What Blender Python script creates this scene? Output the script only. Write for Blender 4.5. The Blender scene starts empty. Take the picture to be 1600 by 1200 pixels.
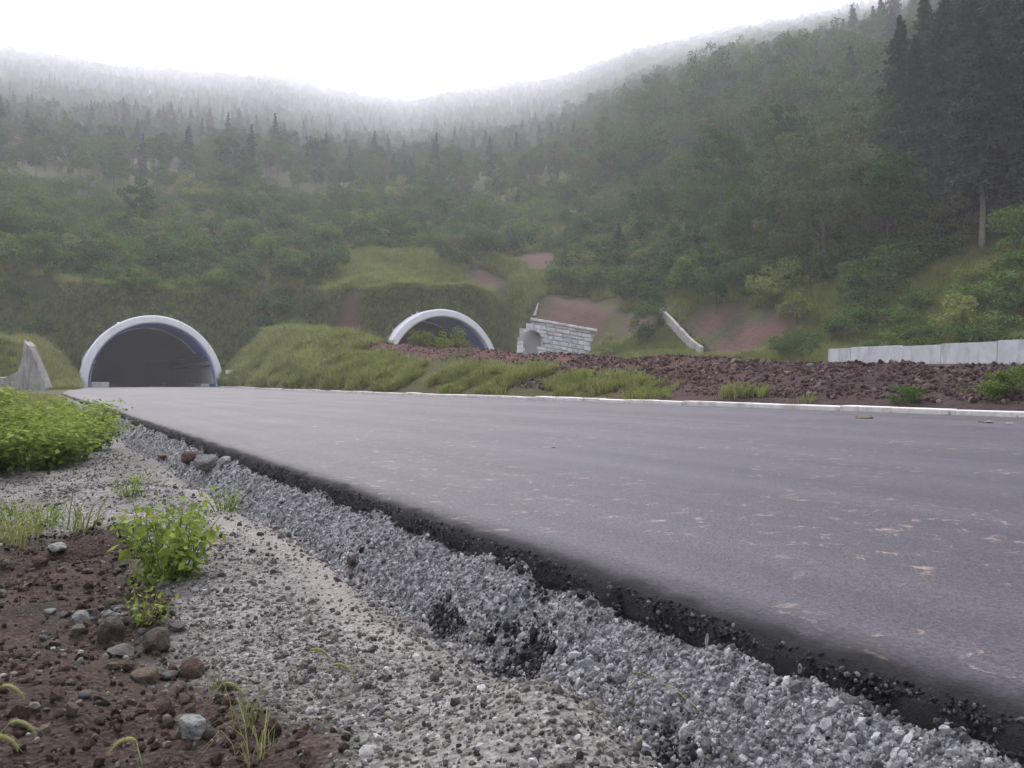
import bpy, bmesh, math, random
import numpy as np
from mathutils import Vector, Matrix, Euler
R_ = math.radians
SC = bpy.context.scene
COL = SC.collection

# ------------------------------------------------------------------ camera, sky, sun, exposure
F_PX, HY, YAW, CAM_Z = 1350.0, 595.5, R_(29.44), 0.5
cam = bpy.data.cameras.new('camera'); cam_o = bpy.data.objects.new('camera', cam); COL.objects.link(cam_o)
cam.sensor_width = 36.0; cam.lens = 36.0 * F_PX / 1600.0
cam.clip_start = 0.05; cam.clip_end = 6000
cam_o.location = (0, 0, CAM_Z)
cam_o.rotation_euler = (R_(90) - math.atan((600 - HY) / F_PX), 0, -YAW)
SC.camera = cam_o

SUN_EL, SUN_AZ = R_(52), R_(8)      # azimuth measured from +Y (up the road) towards +X
W = bpy.data.worlds.new('World'); SC.world = W; W.use_nodes = True
wn = W.node_tree.nodes; wl = W.node_tree.links
sky = wn.new('ShaderNodeTexSky'); sky.sky_type = 'NISHITA'; sky.sun_disc = False
sky.sun_elevation = SUN_EL; sky.sun_rotation = SUN_AZ
sky.air_density = 1.0; sky.dust_density = 1.5; sky.ozone_density = 1.0
hs = wn.new('ShaderNodeHueSaturation'); hs.inputs['Saturation'].default_value = 0.45
wl.new(sky.outputs[0], hs.inputs['Color']); wl.new(hs.outputs[0], wn['Background'].inputs['Color'])
wn['Background'].inputs['Strength'].default_value = 0.15
sl = bpy.data.lights.new('sun', 'SUN'); sl.energy = 1.5; sl.angle = R_(11); sl.color = (1, 0.96, 0.9)
so = bpy.data.objects.new('sun', sl); COL.objects.link(so)
so.rotation_euler = Vector((-math.sin(SUN_AZ) * math.cos(SUN_EL), -math.cos(SUN_AZ) * math.cos(SUN_EL), -math.sin(SUN_EL))).to_track_quat('-Z', 'Y').to_euler()
so.location = (0, 0, 900)
SC.view_settings.view_transform = 'Standard'; SC.view_settings.look = 'None'
SC.view_settings.exposure = 1.9; SC.view_settings.gamma = 1.0
SC.cycles.use_denoising = True
SC.cycles.max_bounces = 8; SC.cycles.diffuse_bounces = 3; SC.cycles.volume_bounces = 4
SC.cycles.transparent_max_bounces = 8

# ------------------------------------------------------------------ numeric helpers
rng = np.random.default_rng(7)
random.seed(7)
_tab = np.random.default_rng(3).random((256, 256))
def vnoise(x, y):
    x = np.asarray(x, float); y = np.asarray(y, float)
    xi = np.floor(x).astype(int); yi = np.floor(y).astype(int)
    fx = x - xi; fy = y - yi
    fx = fx * fx * (3 - 2 * fx); fy = fy * fy * (3 - 2 * fy)
    a = _tab[xi & 255, yi & 255]; b = _tab[(xi + 1) & 255, yi & 255]
    c = _tab[xi & 255, (yi + 1) & 255]; d = _tab[(xi + 1) & 255, (yi + 1) & 255]
    return (a * (1 - fx) + b * fx) * (1 - fy) + (c * (1 - fx) + d * fx) * fy
def fbm(x, y, o=4, seed=0):
    x = np.asarray(x, float) + seed * 17.31; y = np.asarray(y, float) + seed * 9.77
    s = 0; a = 1; t = 0
    for k in range(o):
        s = s + a * (vnoise(x * 2**k + k * 5.2, y * 2**k + k * 1.3) - 0.5); t += a; a *= 0.5
    return s / t * 2            # about -1..1
def sst(a, b, x):
    t = np.clip((np.asarray(x, float) - a) / (b - a), 0, 1); return t * t * (3 - 2 * t)

X_EDGE, X_KERB = 1.29, 12.0
def shift(y): return 2.6 * sst(38, 78, y)
PORTAL_1 = (9.6, 79.0, 0.0)      # x, y of the face, z of the centre
PORTAL_2 = (33.75, 72.7, 0.8)
CREST_Y = [-40, 0, 8.7, 13, 19, 24, 35, 42, 56, 75, 90]
CREST_Z = [.5, .55, .67, .93, 1.1, 1.36, 1.95, 2.45, 3.4, 4.7, 5.6]

T_AZ = np.radians([-180, -95, -40, -1.2, 5.5, 13.4, 19.4, 22.7, 28.6, 33.6, 37.8, 45.8, 53, 60, 115, 180])
T_V = [.30, .32, .345, .3346, .332, .339, .328, .3236, .3444, .358, .381, .394, .404, .417, .42, .38]
R_RIDGE = 1600.0
def r_base(az):
    az = np.asarray(az, float)
    c = np.cos(np.clip(az, -1.2, 1.2))
    left = 80.0 / c
    mid = 73.6 / c
    right = 41.2 / np.sin(np.clip(az, 0.2, math.pi / 2))
    b = left + (mid - left) * sst(R_(16.5), R_(20.0), az)
    b = np.minimum(b, np.where(az > R_(20), right, 1e9))
    return np.minimum(b, 110.0)
def cut_h(az):
    return 8.5 - 5.2 * sst(R_(28.5), R_(36), az)

def hill(x, y):
    r = np.hypot(x, y); az = np.arctan2(x, y)
    rb = r_base(az); T = np.interp(az, T_AZ, T_V)
    T = T + 0.006 * fbm(az * 9, az * 0 + 3.3, 3)
    s = (R_RIDGE * T - 9) / (R_RIDGE - rb)
    d = np.maximum(r - rb, 0)
    zb = np.where(x > 21, 0.8, 0.0)
    ch = cut_h(az)
    wf = 9.5 - 8.0 * np.maximum(np.exp(-((x - PORTAL_1[0]) / 8.5) ** 4), np.exp(-((x - PORTAL_2[0]) / 8.5) ** 4))
    h = zb + ch * np.clip((r - rb + .8) / (wf + .8), 0, 1) ** .9 * (1 + .12 * fbm(x / 6, y / 6, 3, 2)) + s * np.clip(d - 4, 0, None) + (9 - ch) * sst(10, 120, d)
    h = h + fbm(x / 40, y / 40, 4, 4) * np.clip(d / 45, 0, 3.5) + fbm(x / 9, y / 9, 3, 5) * np.clip(d / 10, 0, 1.0)
    h = h - (12 - 4 * sst(R_(30), R_(46), az)) * sst(8, 480, d)
    over = np.clip(r - R_RIDGE, 0, None)
    h = h - over * 0.75
    return h, d

def bank(x, y):
    x0 = X_KERB + 0.16 + shift(y)
    c = np.interp(y, CREST_Y, CREST_Z) + .16 * fbm(y / 2.4, y * 0, 3, 8) * sst(0, 3, x - x0)
    wdt = 2.4 + .5 * c
    t = (x - x0) / wdt
    up = 0.05 + (c - 0.05) * np.clip(t, 0, 1) ** 0.85
    up = up + (.10 + .05 * c) * fbm(x / .9, y / .9, 4, 6) * np.clip(t * 3, 0, 1)
    back = c + (0.8 - c) * sst(0.15, 1.6 + c * 1.1, x - x0 - wdt)
    return np.where(t < 1, up, back + .1 * fbm(x / .9, y / .9, 4, 6))

def foot_x(y): return X_EDGE - 0.17 + .035 * fbm(y / .5, y * 0, 3, 11)
def soil_mask(x, y):
    e = .30 * fbm(x / .7, y / .7, 4, 12)
    return sst(-.08, .10, (.44 + e - x)) * sst(5.3, 4.9, y + e) * sst(1.75, 2.0, y + .5 * e + .3 * x)
def left_ground(x, y):
    far = sst(20, 70, y)
    g = -.27 - .07 * sst(.9, -.2, x) + .30 * far
    g = g + .05 * fbm(x / 1.3, y / 1.3, 3, 13)
    sm = soil_mask(x, y)
    g = g + sm * (.12 * fbm(x / .6, y / .45, 4, 14) + .02 * fbm(x / .12, y / .12, 3, 15) + .03)
    g = g - .13 * np.exp(-(((x - .12) / .22) ** 2 + ((y - 4.55) / .10) ** 2))          # hollow under the soil lip
    g = g + .075 * np.exp(-(((x - .98) / .17) ** 2 + ((y - 1.66) / .2) ** 2))          # small gravel heap
    g = g + .09 * np.exp(-(((x - .55) / .45) ** 2 + ((y - 6.2) / .8) ** 2))            # grey mound behind the weed
    g = g + .10 * np.exp(-(((x - .9) / .25) ** 2 + ((y - 8.6) / .5) ** 2))
    g = g + .42 * sst(.2, -1.2, x - .045 * (y - 8)) * sst(7.5, 10.5, y) * sst(34, 22, y)   # bank of the bushes
    g = g + (3.3 + .5 * fbm(x / 2, y / 2, 3, 22)) * sst(.3, -3.0, x - .10 * (y - 60)) * sst(58.8, 64, y + .15 * x)
    g = g + .006 * fbm(x / .05, y / .05, 2, 16)
    # side slope of the road base
    fx = foot_x(y); t = np.clip((x - fx) / (X_EDGE + .01 - fx), 0, 1)
    face = t ** .8 * (1 - .22 * np.clip(fbm(x / .22, y / .22, 3, 17) + .15, 0, 1))
    hole = np.exp(-(((y - 2.03) / .16) ** 2 + ((x - 1.17) / .07) ** 2)) + .7 * np.exp(-(((y - 1.38) / .07) ** 2 + ((x - 1.14) / .05) ** 2))
    top = -.055 + .03 * fbm(y / .2, y * 0, 3, 18)
    z = g + (top - g) * face - .055 * hole + .012 * fbm(x / .04, y / .04, 2, 19) * (t > 0)
    return z

def H(x, y):
    x = np.asarray(x, float); y = np.asarray(y, float)
    h, d = hill(x, y)
    lg = left_ground(x, y)
    bk = bank(x, y)
    low = np.where(x < X_EDGE + .02 + shift(y), lg, np.where(x < X_KERB + .1 + shift(y), -.35, bk))
    terrace = .8 + .06 * fbm(x / 2, y / 2, 3, 21)
    m = sst(20, 23.5, x); low = low * (1 - m) + terrace * m
    return np.where(h > low, np.where(d > 0, h, low), low)
def Hs(x, y): return float(H(x, y))

def ray(px, py):
    a = (px - 800) / F_PX; b = -(py - HY) / F_PX
    return np.array([math.sin(YAW) + a * math.cos(YAW), math.cos(YAW) - a * math.sin(YAW), b])
def at(px, py, depth):
    v = ray(px, py); return Vector((v[0] * depth, v[1] * depth, CAM_Z + v[2] * depth))
def ground_at(px, py, dmax=1600, dmin=.8):
    v = ray(px, py)
    ds = np.geomspace(dmin, dmax, 6000)
    z = CAM_Z + v[2] * ds; g = H(v[0] * ds, v[1] * ds)
    k = np.argmax(z < g)
    if not (z < g).any(): k = len(ds) // 2; print('MISS', px, py)
    d = ds[k]
    return Vector((v[0] * d, v[1] * d, float(H(v[0] * d, v[1] * d)))), d

# ------------------------------------------------------------------ scene helpers
def tag(o, label=None, cat=None, group=None, kind=None):
    if label: o['label'] = label
    if cat: o['category'] = cat
    if group: o['group'] = group
    if kind: o['kind'] = kind
    return o
def mesh(name, v, f, mat=None, smooth=False, attrs=None):
    me = bpy.data.meshes.new(name)
    v = np.asarray(v, np.float32)
    fl = f.tolist() if isinstance(f, np.ndarray) else f
    me.from_pydata(v.tolist(), [], fl)
    if attrs:
        for k, (dom, arr) in attrs.items():
            a = me.attributes.new(k, 'FLOAT', dom); a.data.foreach_set('value', np.asarray(arr, np.float32).ravel())
    if smooth: me.polygons.foreach_set('use_smooth', np.ones(len(me.polygons), bool))
    if mat: me.materials.append(mat)
    me.update(); return me
def obj(name, me, parent=None, loc=None, rot=None, scale=None):
    o = bpy.data.objects.new(name, me); COL.objects.link(o)
    if parent: o.parent = parent
    if loc is not None: o.location = loc
    if rot is not None: o.rotation_euler = rot
    if scale is not None: o.scale = scale if hasattr(scale, '__len__') else (scale,) * 3
    return o
def empty(name, loc=(0, 0, 0), rz=0, scale=1):
    o = bpy.data.objects.new(name, None); COL.objects.link(o); o.empty_display_size = .1
    o.location = loc; o.rotation_euler = (0, 0, rz); o.scale = (scale,) * 3
    return o
def grid_mesh(name, X, Y, Z, mat, keep=None, attrs=None):
    n, m = X.shape
    v = np.stack([X, Y, Z], -1).reshape(-1, 3)
    i = np.arange((n - 1) * (m - 1)); r = i // (m - 1); c = i % (m - 1); a = r * m + c
    f = np.stack([a, a + 1, a + m + 1, a + m], -1)
    if keep is not None: f = f[keep.ravel()]
    return mesh(name, v, f, mat, True, attrs)
def box_vf(x0, x1, y0, y1, z0, z1):
    v = [(x0, y0, z0), (x1, y0, z0), (x1, y1, z0), (x0, y1, z0), (x0, y0, z1), (x1, y0, z1), (x1, y1, z1), (x0, y1, z1)]
    return v, [(0, 3, 2, 1), (4, 5, 6, 7), (0, 1, 5, 4), (1, 2, 6, 5), (2, 3, 7, 6), (3, 0, 4, 7)]
def bevel_mesh(me, w, seg=2):
    bm = bmesh.new(); bm.from_mesh(me)
    bmesh.ops.recalc_face_normals(bm, faces=bm.faces)
    bmesh.ops.bevel(bm, geom=bm.edges[:], offset=w, segments=seg, affect='EDGES', profile=.6)
    bm.to_mesh(me); bm.free(); return me
class MB:
    def __init__(s): s.v = []; s.f = []
    def add(s, v, f):
        n = len(s.v); s.v += [tuple(p) for p in v]; s.f += [tuple(i + n for i in q) for q in f]
    def tube(s, pts, rad, seg=6):
        pts = [Vector(p) for p in pts]; n = len(s.v)
        for i, p in enumerate(pts):
            t = (pts[min(i + 1, len(pts) - 1)] - pts[max(i - 1, 0)]).normalized()
            u = t.cross(Vector((.31, .9, .2))).normalized(); w = t.cross(u)
            r = rad[i] if hasattr(rad, '__len__') else rad
            for k in range(seg):
                a = k * math.tau / seg; s.v.append(tuple(p + (u * math.cos(a) + w * math.sin(a)) * r))
        for i in range(len(pts) - 1):
            for k in range(seg):
                a = n + i * seg + k; b = n + i * seg + (k + 1) % seg
                s.f.append((a, b, b + seg, a + seg))
        s.f.append(tuple(n + (len(pts) - 1) * seg + k for k in range(seg)))
    def mesh(s, name, mat, smooth=False): return mesh(name, s.v, s.f, mat, smooth)

# ------------------------------------------------------------------ materials
class NT:
    def __init__(s, name):
        s.m = bpy.data.materials.new(name); s.m.use_nodes = True
        s.n = s.m.node_tree.nodes; s.l = s.m.node_tree.links
        s.b = s.n['Principled BSDF']; s.out = s.n['Material Output']
        s.co = s.n.new('ShaderNodeNewGeometry').outputs['Position']
    def _in(s, sock, v):
        if isinstance(v, bpy.types.NodeSocket): s.l.new(v, sock)
        elif isinstance(v, tuple) and len(v) == 3 and sock.type == 'RGBA': sock.default_value = (*v, 1)
        elif sock.type == 'RGBA' and not hasattr(v, '__len__'): sock.default_value = (v, v, v, 1)
        else: sock.default_value = v
    def noise(s, scale, detail=4, rough=.6, co=None, out='Fac', dist=0):
        t = s.n.new('ShaderNodeTexNoise'); s.l.new(co or s.co, t.inputs['Vector'])
        t.inputs['Scale'].default_value = scale; t.inputs['Detail'].default_value = detail; t.inputs['Roughness'].default_value = rough
        t.inputs['Distortion'].default_value = dist
        return t.outputs[out]
    def vor(s, scale, co=None, out='Distance'):
        t = s.n.new('ShaderNodeTexVoronoi'); s.l.new(co or s.co, t.inputs['Vector']); t.inputs['Scale'].default_value = scale
        return t.outputs[out]
    def ramp(s, fac, stops):
        r = s.n.new('ShaderNodeValToRGB'); s.l.new(fac, r.inputs[0])
        e = r.color_ramp.elements
        while len(e) < len(stops): e.new(.5)
        for k, (p, c) in enumerate(stops):
            e[k].position = p; e[k].color = (*c, 1) if isinstance(c, tuple) else (c, c, c, 1)
        return r.outputs[0]
    def mix(s, fac, a, b, mode='MIX'):
        m = s.n.new('ShaderNodeMix'); m.data_type = 'RGBA'; m.blend_type = mode
        s._in(m.inputs[0], fac); s._in(m.inputs[6], a); s._in(m.inputs[7], b)
        return m.outputs[2]
    def math(s, op, a, b=0.0):
        m = s.n.new('ShaderNodeMath'); m.operation = op; s._in(m.inputs[0], a); s._in(m.inputs[1], b); return m.outputs[0]
    def attr(s, name):
        a = s.n.new('ShaderNodeAttribute'); a.attribute_name = name; return a.outputs['Fac']
    def rand(s): return s.n.new('ShaderNodeObjectInfo').outputs['Random']
    def vscale(s, v, co=None):
        m = s.n.new('ShaderNodeVectorMath'); m.operation = 'MULTIPLY'; s.l.new(co or s.co, m.inputs[0]); m.inputs[1].default_value = v
        return m.outputs[0]
    def bump(s, h, strength=.5, dist=.02, prev=None):
        b = s.n.new('ShaderNodeBump'); s._in(b.inputs['Height'], h); b.inputs['Strength'].default_value = strength; b.inputs['Distance'].default_value = dist
        if prev: s.l.new(prev, b.inputs['Normal'])
        return b.outputs[0]
    def done(s, color, rough=.85, normal=None, spec=.3):
        s._in(s.b.inputs['Base Color'], color); s._in(s.b.inputs['Roughness'], rough); s.b.inputs['Specular IOR Level'].default_value = spec
        if normal: s.l.new(normal, s.b.inputs['Normal'])
        return s.m

def m_asphalt():
    t = NT('asphalt')
    big = t.noise(.35, 4); flow = t.noise(1.0, 4, co=t.vscale((.9, .12, 1)))
    c = t.mix(t.ramp(big, [(.3, 0.0), (.7, 1.0)]), (.024, .020, .030), (.042, .036, .048))
    c = t.mix(t.ramp(flow, [(.45, 0.0), (.7, .6)]), c, (.062, .055, .066))
    trk = t.noise(1.0, 3, co=t.vscale((1.9, .035, 1)))
    c = t.mix(t.ramp(trk, [(.42, 0.0), (.62, .5)]), c, (.074, .066, .080))
    xx = t.n.new('ShaderNodeSeparateXYZ'); t.l.new(t.co, xx.inputs[0])
    for jx in (5.05, 8.6):
        jd = t.math('ABSOLUTE', t.math('SUBTRACT', t.math('ADD', xx.outputs[0], t.math('MULTIPLY', t.noise(6, 3), .03)), jx + .015))
        c = t.mix(t.ramp(jd, [(.008, .7), (.03, 0.0)]), c, (.018, .016, .02))
    grain = t.ramp(t.vor(120, out='Color'), [(.2, .15), (.8, .85)])
    c = t.mix(.6, c, grain, 'SOFT_LIGHT')
    spk = t.ramp(t.noise(90, 2), [(.60, 0.0), (.68, 1.0)])
    c = t.mix(t.math('MULTIPLY', spk, .5), c, (.03, .028, .032))
    # dried mud flecks carried on by tyres
    f = t.math('MULTIPLY', t.ramp(t.noise(10, 9, .8, dist=.6), [(.57, 0.0), (.64, 1.0)]), t.ramp(t.noise(.8, 3), [(.38, 0.0), (.52, 1.0)]))
    c = t.mix(t.math('MULTIPLY', f, .9), c, (.30, .22, .19))
    edge = t.attr('edge')
    e2 = t.ramp(t.math('ADD', edge, t.math('MULTIPLY', t.math('SUBTRACT', t.noise(7, 4), .5), .5)), [(.35, 0.0), (.6, 1.0)])
    c = t.mix(e2, c, t.mix(.5, (.016, .015, .018), t.mix(t.noise(60, 3), (.006, .006, .007), (.035, .033, .036))))
    h = t.math('ADD', t.vor(110), t.noise(300, 2))
    nrm = t.bump(h, .45, .006)
    nrm = t.bump(t.math('MULTIPLY', edge, t.math('ADD', t.math('MULTIPLY', t.noise(160, 3, .7), .6), t.noise(35, 8, .8))), 1.0, .035, nrm)
    r = t.math('ADD', t.math('MULTIPLY', big, .25), .46)
    return t.done(c, t.mix(e2, r, .95), nrm, .36)

def m_ground():
    t = NT('gravel_ground')
    n1 = t.noise(1.7, 5); n2 = t.noise(14, 5); n3 = t.noise(70, 3)
    c = t.mix(t.ramp(n1, [(.35, 0.0), (.65, 1.0)]), (.14, .132, .122), (.23, .22, .208))
    c = t.mix(t.math('MULTIPLY', t.ramp(n2, [(.4, 0.0), (.65, 1.0)]), .7), c, (.11, .10, .09))
    vc = t.ramp(t.vor(75, out='Color'), [(.2, .1), (.8, .9)])
    c = t.mix(.5, c, vc, 'SOFT_LIGHT')
    dust = t.attr('dust')
    c = t.mix(t.math('MULTIPLY', dust, t.ramp(n2, [(.3, 1.0), (.7, .55)])), c, t.mix(n2, (.26, .23, .205), (.35, .32, .295)))
    soil = t.attr('soil')
    sc = t.mix(t.ramp(t.noise(5, 6, .7), [(.35, 0.0), (.65, 1.0)]), (.017, .012, .009), (.055, .036, .029))
    sc = t.mix(t.math('MULTIPLY', t.ramp(n3, [(.5, 0.0), (.7, 1.0)]), .6), sc, (.11, .08, .065))
    c = t.mix(soil, c, sc)
    base = t.attr('base')
    bc = t.mix(t.ramp(t.noise(26, 5, .7), [(.3, 0.0), (.62, 1.0)]), (.075, .073, .075), (.28, .274, .28))
    bc = t.mix(.4, bc, vc, 'SOFT_LIGHT')
    c = t.mix(base, c, bc)
    tar = t.attr('tar')
    tm = t.ramp(t.math('ADD', tar, t.math('MULTIPLY', t.math('SUBTRACT', t.noise(22, 4), .5), .9)), [(.45, 0.0), (.55, 1.0)])
    c = t.mix(tm, c, (.014, .013, .016))
    green = t.attr('green')
    c = t.mix(green, c, t.mix(n2, (.05, .055, .02), (.09, .10, .035)))
    h = t.math('ADD', t.math('MULTIPLY', t.vor(75), .7), t.noise(45, 5, .7))
    return t.done(c, .92, t.bump(h, .8, .02), .2)

def m_hill():
    t = NT('hill_ground')
    n1 = t.noise(.09, 5); n2 = t.noise(1.1, 6, .7); n3 = t.noise(7, 4)
    c = t.mix(t.ramp(n1, [(.4, 0.0), (.6, 1.0)]), (.045, .055, .022), (.075, .085, .03))
    c = t.mix(t.ramp(n2, [(.48, 0.0), (.66, 1.0)]), c, (.085, .062, .045))
    c = t.mix(t.math('MULTIPLY', t.ramp(n3, [(.45, 0.0), (.7, 1.0)]), .4), c, (.03, .03, .015))
    red = t.ramp(t.math('ADD', t.attr('red'), t.math('MULTIPLY', t.math('SUBTRACT', t.noise(.35, 6, .75), .5), 2.2)), [(.55, 0.0), (.85, .9)])
    rc = t.mix(n2, (.075, .040, .036), (.145, .082, .072))
    rc = t.mix(t.math('MULTIPLY', t.ramp(n3, [(.5, 0.0), (.72, 1.0)]), .5), rc, (.05, .025, .024))
    c = t.mix(red, c, rc)
    h = t.math('ADD', n2, t.math('MULTIPLY', n3, .5))
    return t.done(c, .95, t.bump(h, 1.0, .25), .1)

def m_bank():
    t = NT('bank_soil')
    n1 = t.noise(.6, 5); n2 = t.noise(3.5, 6, .7); n3 = t.noise(16, 4)
    red = t.mix(t.ramp(n2, [(.3, 0.0), (.7, 1.0)]), (.085, .040, .034), (.165, .088, .076))
    dark = t.mix(n2, (.035, .024, .026), (.085, .058, .058))
    c = t.mix(t.attr('near'), red, dark)
    c = t.mix(t.math('MULTIPLY', t.ramp(n3, [(.5, 0.0), (.72, 1.0)]), .6), c, (.03, .018, .016))
    g = t.ramp(t.math('ADD', t.attr('green'), t.math('MULTIPLY', t.math('SUBTRACT', n1, .5), .8)), [(.4, 0.0), (.6, 1.0)])
    c = t.mix(g, c, t.mix(n2, (.055, .045, .024), (.09, .09, .036)))
    h = t.math('ADD', n2, t.math('MULTIPLY', n3, .6))
    return t.done(c, .95, t.bump(h, 1.0, .12), .1)

def m_pebble(name, stops, spec=.25):
    t = NT(name)
    c = t.ramp(t.rand(), stops)
    tc = t.n.new('ShaderNodeTexCoord').outputs['Object']
    c = t.mix(.6, c, t.ramp(t.noise(3, 4, co=tc), [(.3, .2), (.7, .8)]), 'SOFT_LIGHT')
    return t.done(c, .88, t.bump(t.noise(6, 4, co=tc), .4, .1), spec)
def m_rock(name, a, b, scale=5):
    t = NT(name); tc = t.n.new('ShaderNodeTexCoord').outputs['Object']
    n = t.noise(scale, 6, .7, co=tc)
    c = t.mix(t.ramp(n, [(.35, 0.0), (.65, 1.0)]), a, b)
    c = t.mix(t.ramp(t.noise(2.2, 5, .7, co=tc), [(.45, 0.0), (.65, .75)]), c, (.085, .062, .05))
    c = t.mix(t.math('MULTIPLY', t.ramp(t.noise(scale * 3, 3, co=tc), [(.55, 0.0), (.7, 1.0)]), .5), c, tuple(x * .45 for x in a))
    return t.done(c, .88, t.bump(n, .8, .06), .2)
def m_leaf(name, stops, trans=.28, var=.5, rough=.6):
    t = NT(name)
    v = t.math('ADD', t.math('MULTIPLY', t.attr('lv'), var), t.math('MULTIPLY', t.rand(), 1 - var))
    c = t.ramp(v, stops)
    t.done(c, .8, None, .08)
    tr = t.n.new('ShaderNodeBsdfTranslucent'); t.l.new(c, tr.inputs[0])
    mx = t.n.new('ShaderNodeMixShader'); mx.inputs[0].default_value = trans
    t.l.new(t.b.outputs[0], mx.inputs[1]); t.l.new(tr.outputs[0], mx.inputs[2]); t.l.new(mx.outputs[0], t.out.inputs[0])
    return t.m
def m_plain(name, a, b, scale=4, rough=.8, stain=None, bump=.3, spec=.3):
    t = NT(name); n = t.noise(scale, 6, .65)
    c = t.mix(t.ramp(n, [(.35, 0.0), (.7, 1.0)]), a, b)
    if stain:
        st = t.ramp(t.noise(1.6, 5, .7, co=t.vscale((1.5, 1.5, .25))), [(.5, 0.0), (.68, .8)])
        c = t.mix(st, c, stain)
    return t.done(c, rough, t.bump(t.noise(scale * 8, 4), bump, .01), spec)

M = dict(
    asphalt=m_asphalt(), ground=m_ground(), hill=m_hill(), bank=m_bank(),
    pebble=m_pebble('pebble', [(0, (.04, .037, .034)), (.3, (.10, .094, .086)), (.55, (.16, .152, .141)), (.72, (.145, .125, .096)), (.92, (.26, .25, .235)), (1, (.52, .51, .49))]),
    crushed=m_pebble('crushed_stone', [(0, (.055, .053, .054)), (.3, (.16, .156, .16)), (.7, (.25, .245, .252)), (1, (.45, .44, .445))]),
    tarry=m_pebble('tarred_stone', [(0, (.012, .011, .013)), (.75, (.03, .028, .032)), (1, (.16, .15, .15))]),
    clod=m_pebble('soil_clod', [(0, (.035, .022, .022)), (.5, (.075, .046, .044)), (.85, (.12, .078, .072)), (1, (.22, .18, .165))], .1),
    brown_clod=m_pebble('brown_clod', [(0, (.022, .015, .012)), (.6, (.06, .04, .031)), (.92, (.11, .083, .066)), (1, (.26, .23, .20))], .1),
    white_rock=m_rock('white_rock', (.30, .31, .285), (.48, .49, .46)), grey_rock=m_rock('grey_rock', (.13, .125, .12), (.25, .24, .23)),
    brown_rock=m_rock('brown_rock', (.10, .078, .066), (.18, .15, .13)), tan_rock=m_rock('tan_rock', (.16, .125, .085), (.26, .215, .155)),
    red_rock=m_rock('red_rock', (.10, .065, .055), (.18, .125, .105)),
    leaf_far=m_leaf('forest_leaf', [(0, (.018, .050, .018)), (.5, (.046, .104, .028)), (1, (.115, .18, .046))], .3, .5),
    leaf_conifer=m_leaf('conifer_needle', [(0, (.012, .028, .018)), (.5, (.026, .050, .028)), (1, (.05, .082, .042))], .18, .45),
    leaf_pale=m_leaf('pale_leaf', [(0, (.06, .075, .035)), (.5, (.10, .12, .055)), (1, (.16, .18, .085))], .3, .6),
    leaf_yellow=m_leaf('yellow_leaf', [(0, (.10, .12, .03)), (.5, (.16, .19, .05)), (1, (.26, .28, .08))], .3, .6),
    leaf_shrub=m_leaf('shrub_leaf', [(0, (.028, .070, .018)), (.5, (.070, .13, .028)), (1, (.155, .215, .046))], .32, .55),
    leaf_near=m_leaf('bush_leaf', [(0, (.06, .10, .02)), (.45, (.14, .20, .036)), (.8, (.24, .30, .06)), (1, (.36, .38, .10))], .38, .75),
    grass=m_leaf('grass_blade', [(0, (.09, .115, .03)), (.5, (.19, .225, .06)), (.8, (.28, .30, .09)), (1, (.36, .32, .15))], .3, .5),
    grass_pale=m_leaf('dry_grass', [(0, (.13, .15, .05)), (.6, (.24, .24, .10)), (1, (.36, .32, .17))], .3, .6),
    seed=m_leaf('seed_head', [(0, (.22, .23, .09)), (.6, (.36, .35, .16)), (1, (.48, .44, .24))], .3, .8),
    stem=m_plain('stem', (.09, .12, .03), (.14, .17, .05), 30, .7),
    bark=m_plain('bark', (.05, .042, .035), (.11, .095, .08), 9, .9, bump=.8),
    pale_bark=m_plain('pale_bark', (.17, .15, .12), (.30, .27, .22), 9, .9, bump=.6),
    white_paint=m_plain('white_paint', (.84, .84, .87), (.90, .90, .92), 2, .5, (.74, .74, .77), .1),
    blue_halo_tint=m_plain('blue_halo_tint', (.10, .17, .56), (.14, .23, .66), 2, .5, (.10, .16, .46), .1),  # blue lens halo round the tunnel mouths, put into a surface colour
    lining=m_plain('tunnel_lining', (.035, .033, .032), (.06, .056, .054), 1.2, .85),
    panel=m_plain('wall_panel', (.58, .53, .50), (.68, .62, .58), 1.5, .5),
    dark_metal=m_plain('dark_metal', (.02, .02, .025), (.04, .04, .045), 3, .5),
    concrete=m_plain('concrete', (.40, .40, .41), (.52, .52, .53), 2.2, .85, (.30, .30, .30), .4),
    worn_concrete=m_plain('worn_concrete', (.26, .25, .24), (.40, .39, .37), 2.5, .9, (.16, .13, .11), .5),
    dirty_concrete=m_plain('dirty_concrete', (.07, .06, .055), (.13, .11, .10), 2.5, .9, (.05, .045, .03), .5),
    pale_concrete=m_plain('pale_concrete', (.50, .50, .53), (.64, .64, .68), 1.6, .8, (.30, .29, .28), .4),
    kerb=m_plain('kerb_stone', (.62, .60, .56), (.76, .74, .70), 3, .85, (.36, .30, .26), .4),
    stone=m_pebble('masonry_stone', [(0, (.46, .45, .46)), (.5, (.60, .59, .61)), (1, (.76, .75, .77))]),
    mortar=m_plain('mortar', (.40, .39, .40), (.52, .51, .52), 6, .9),
)

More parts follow.
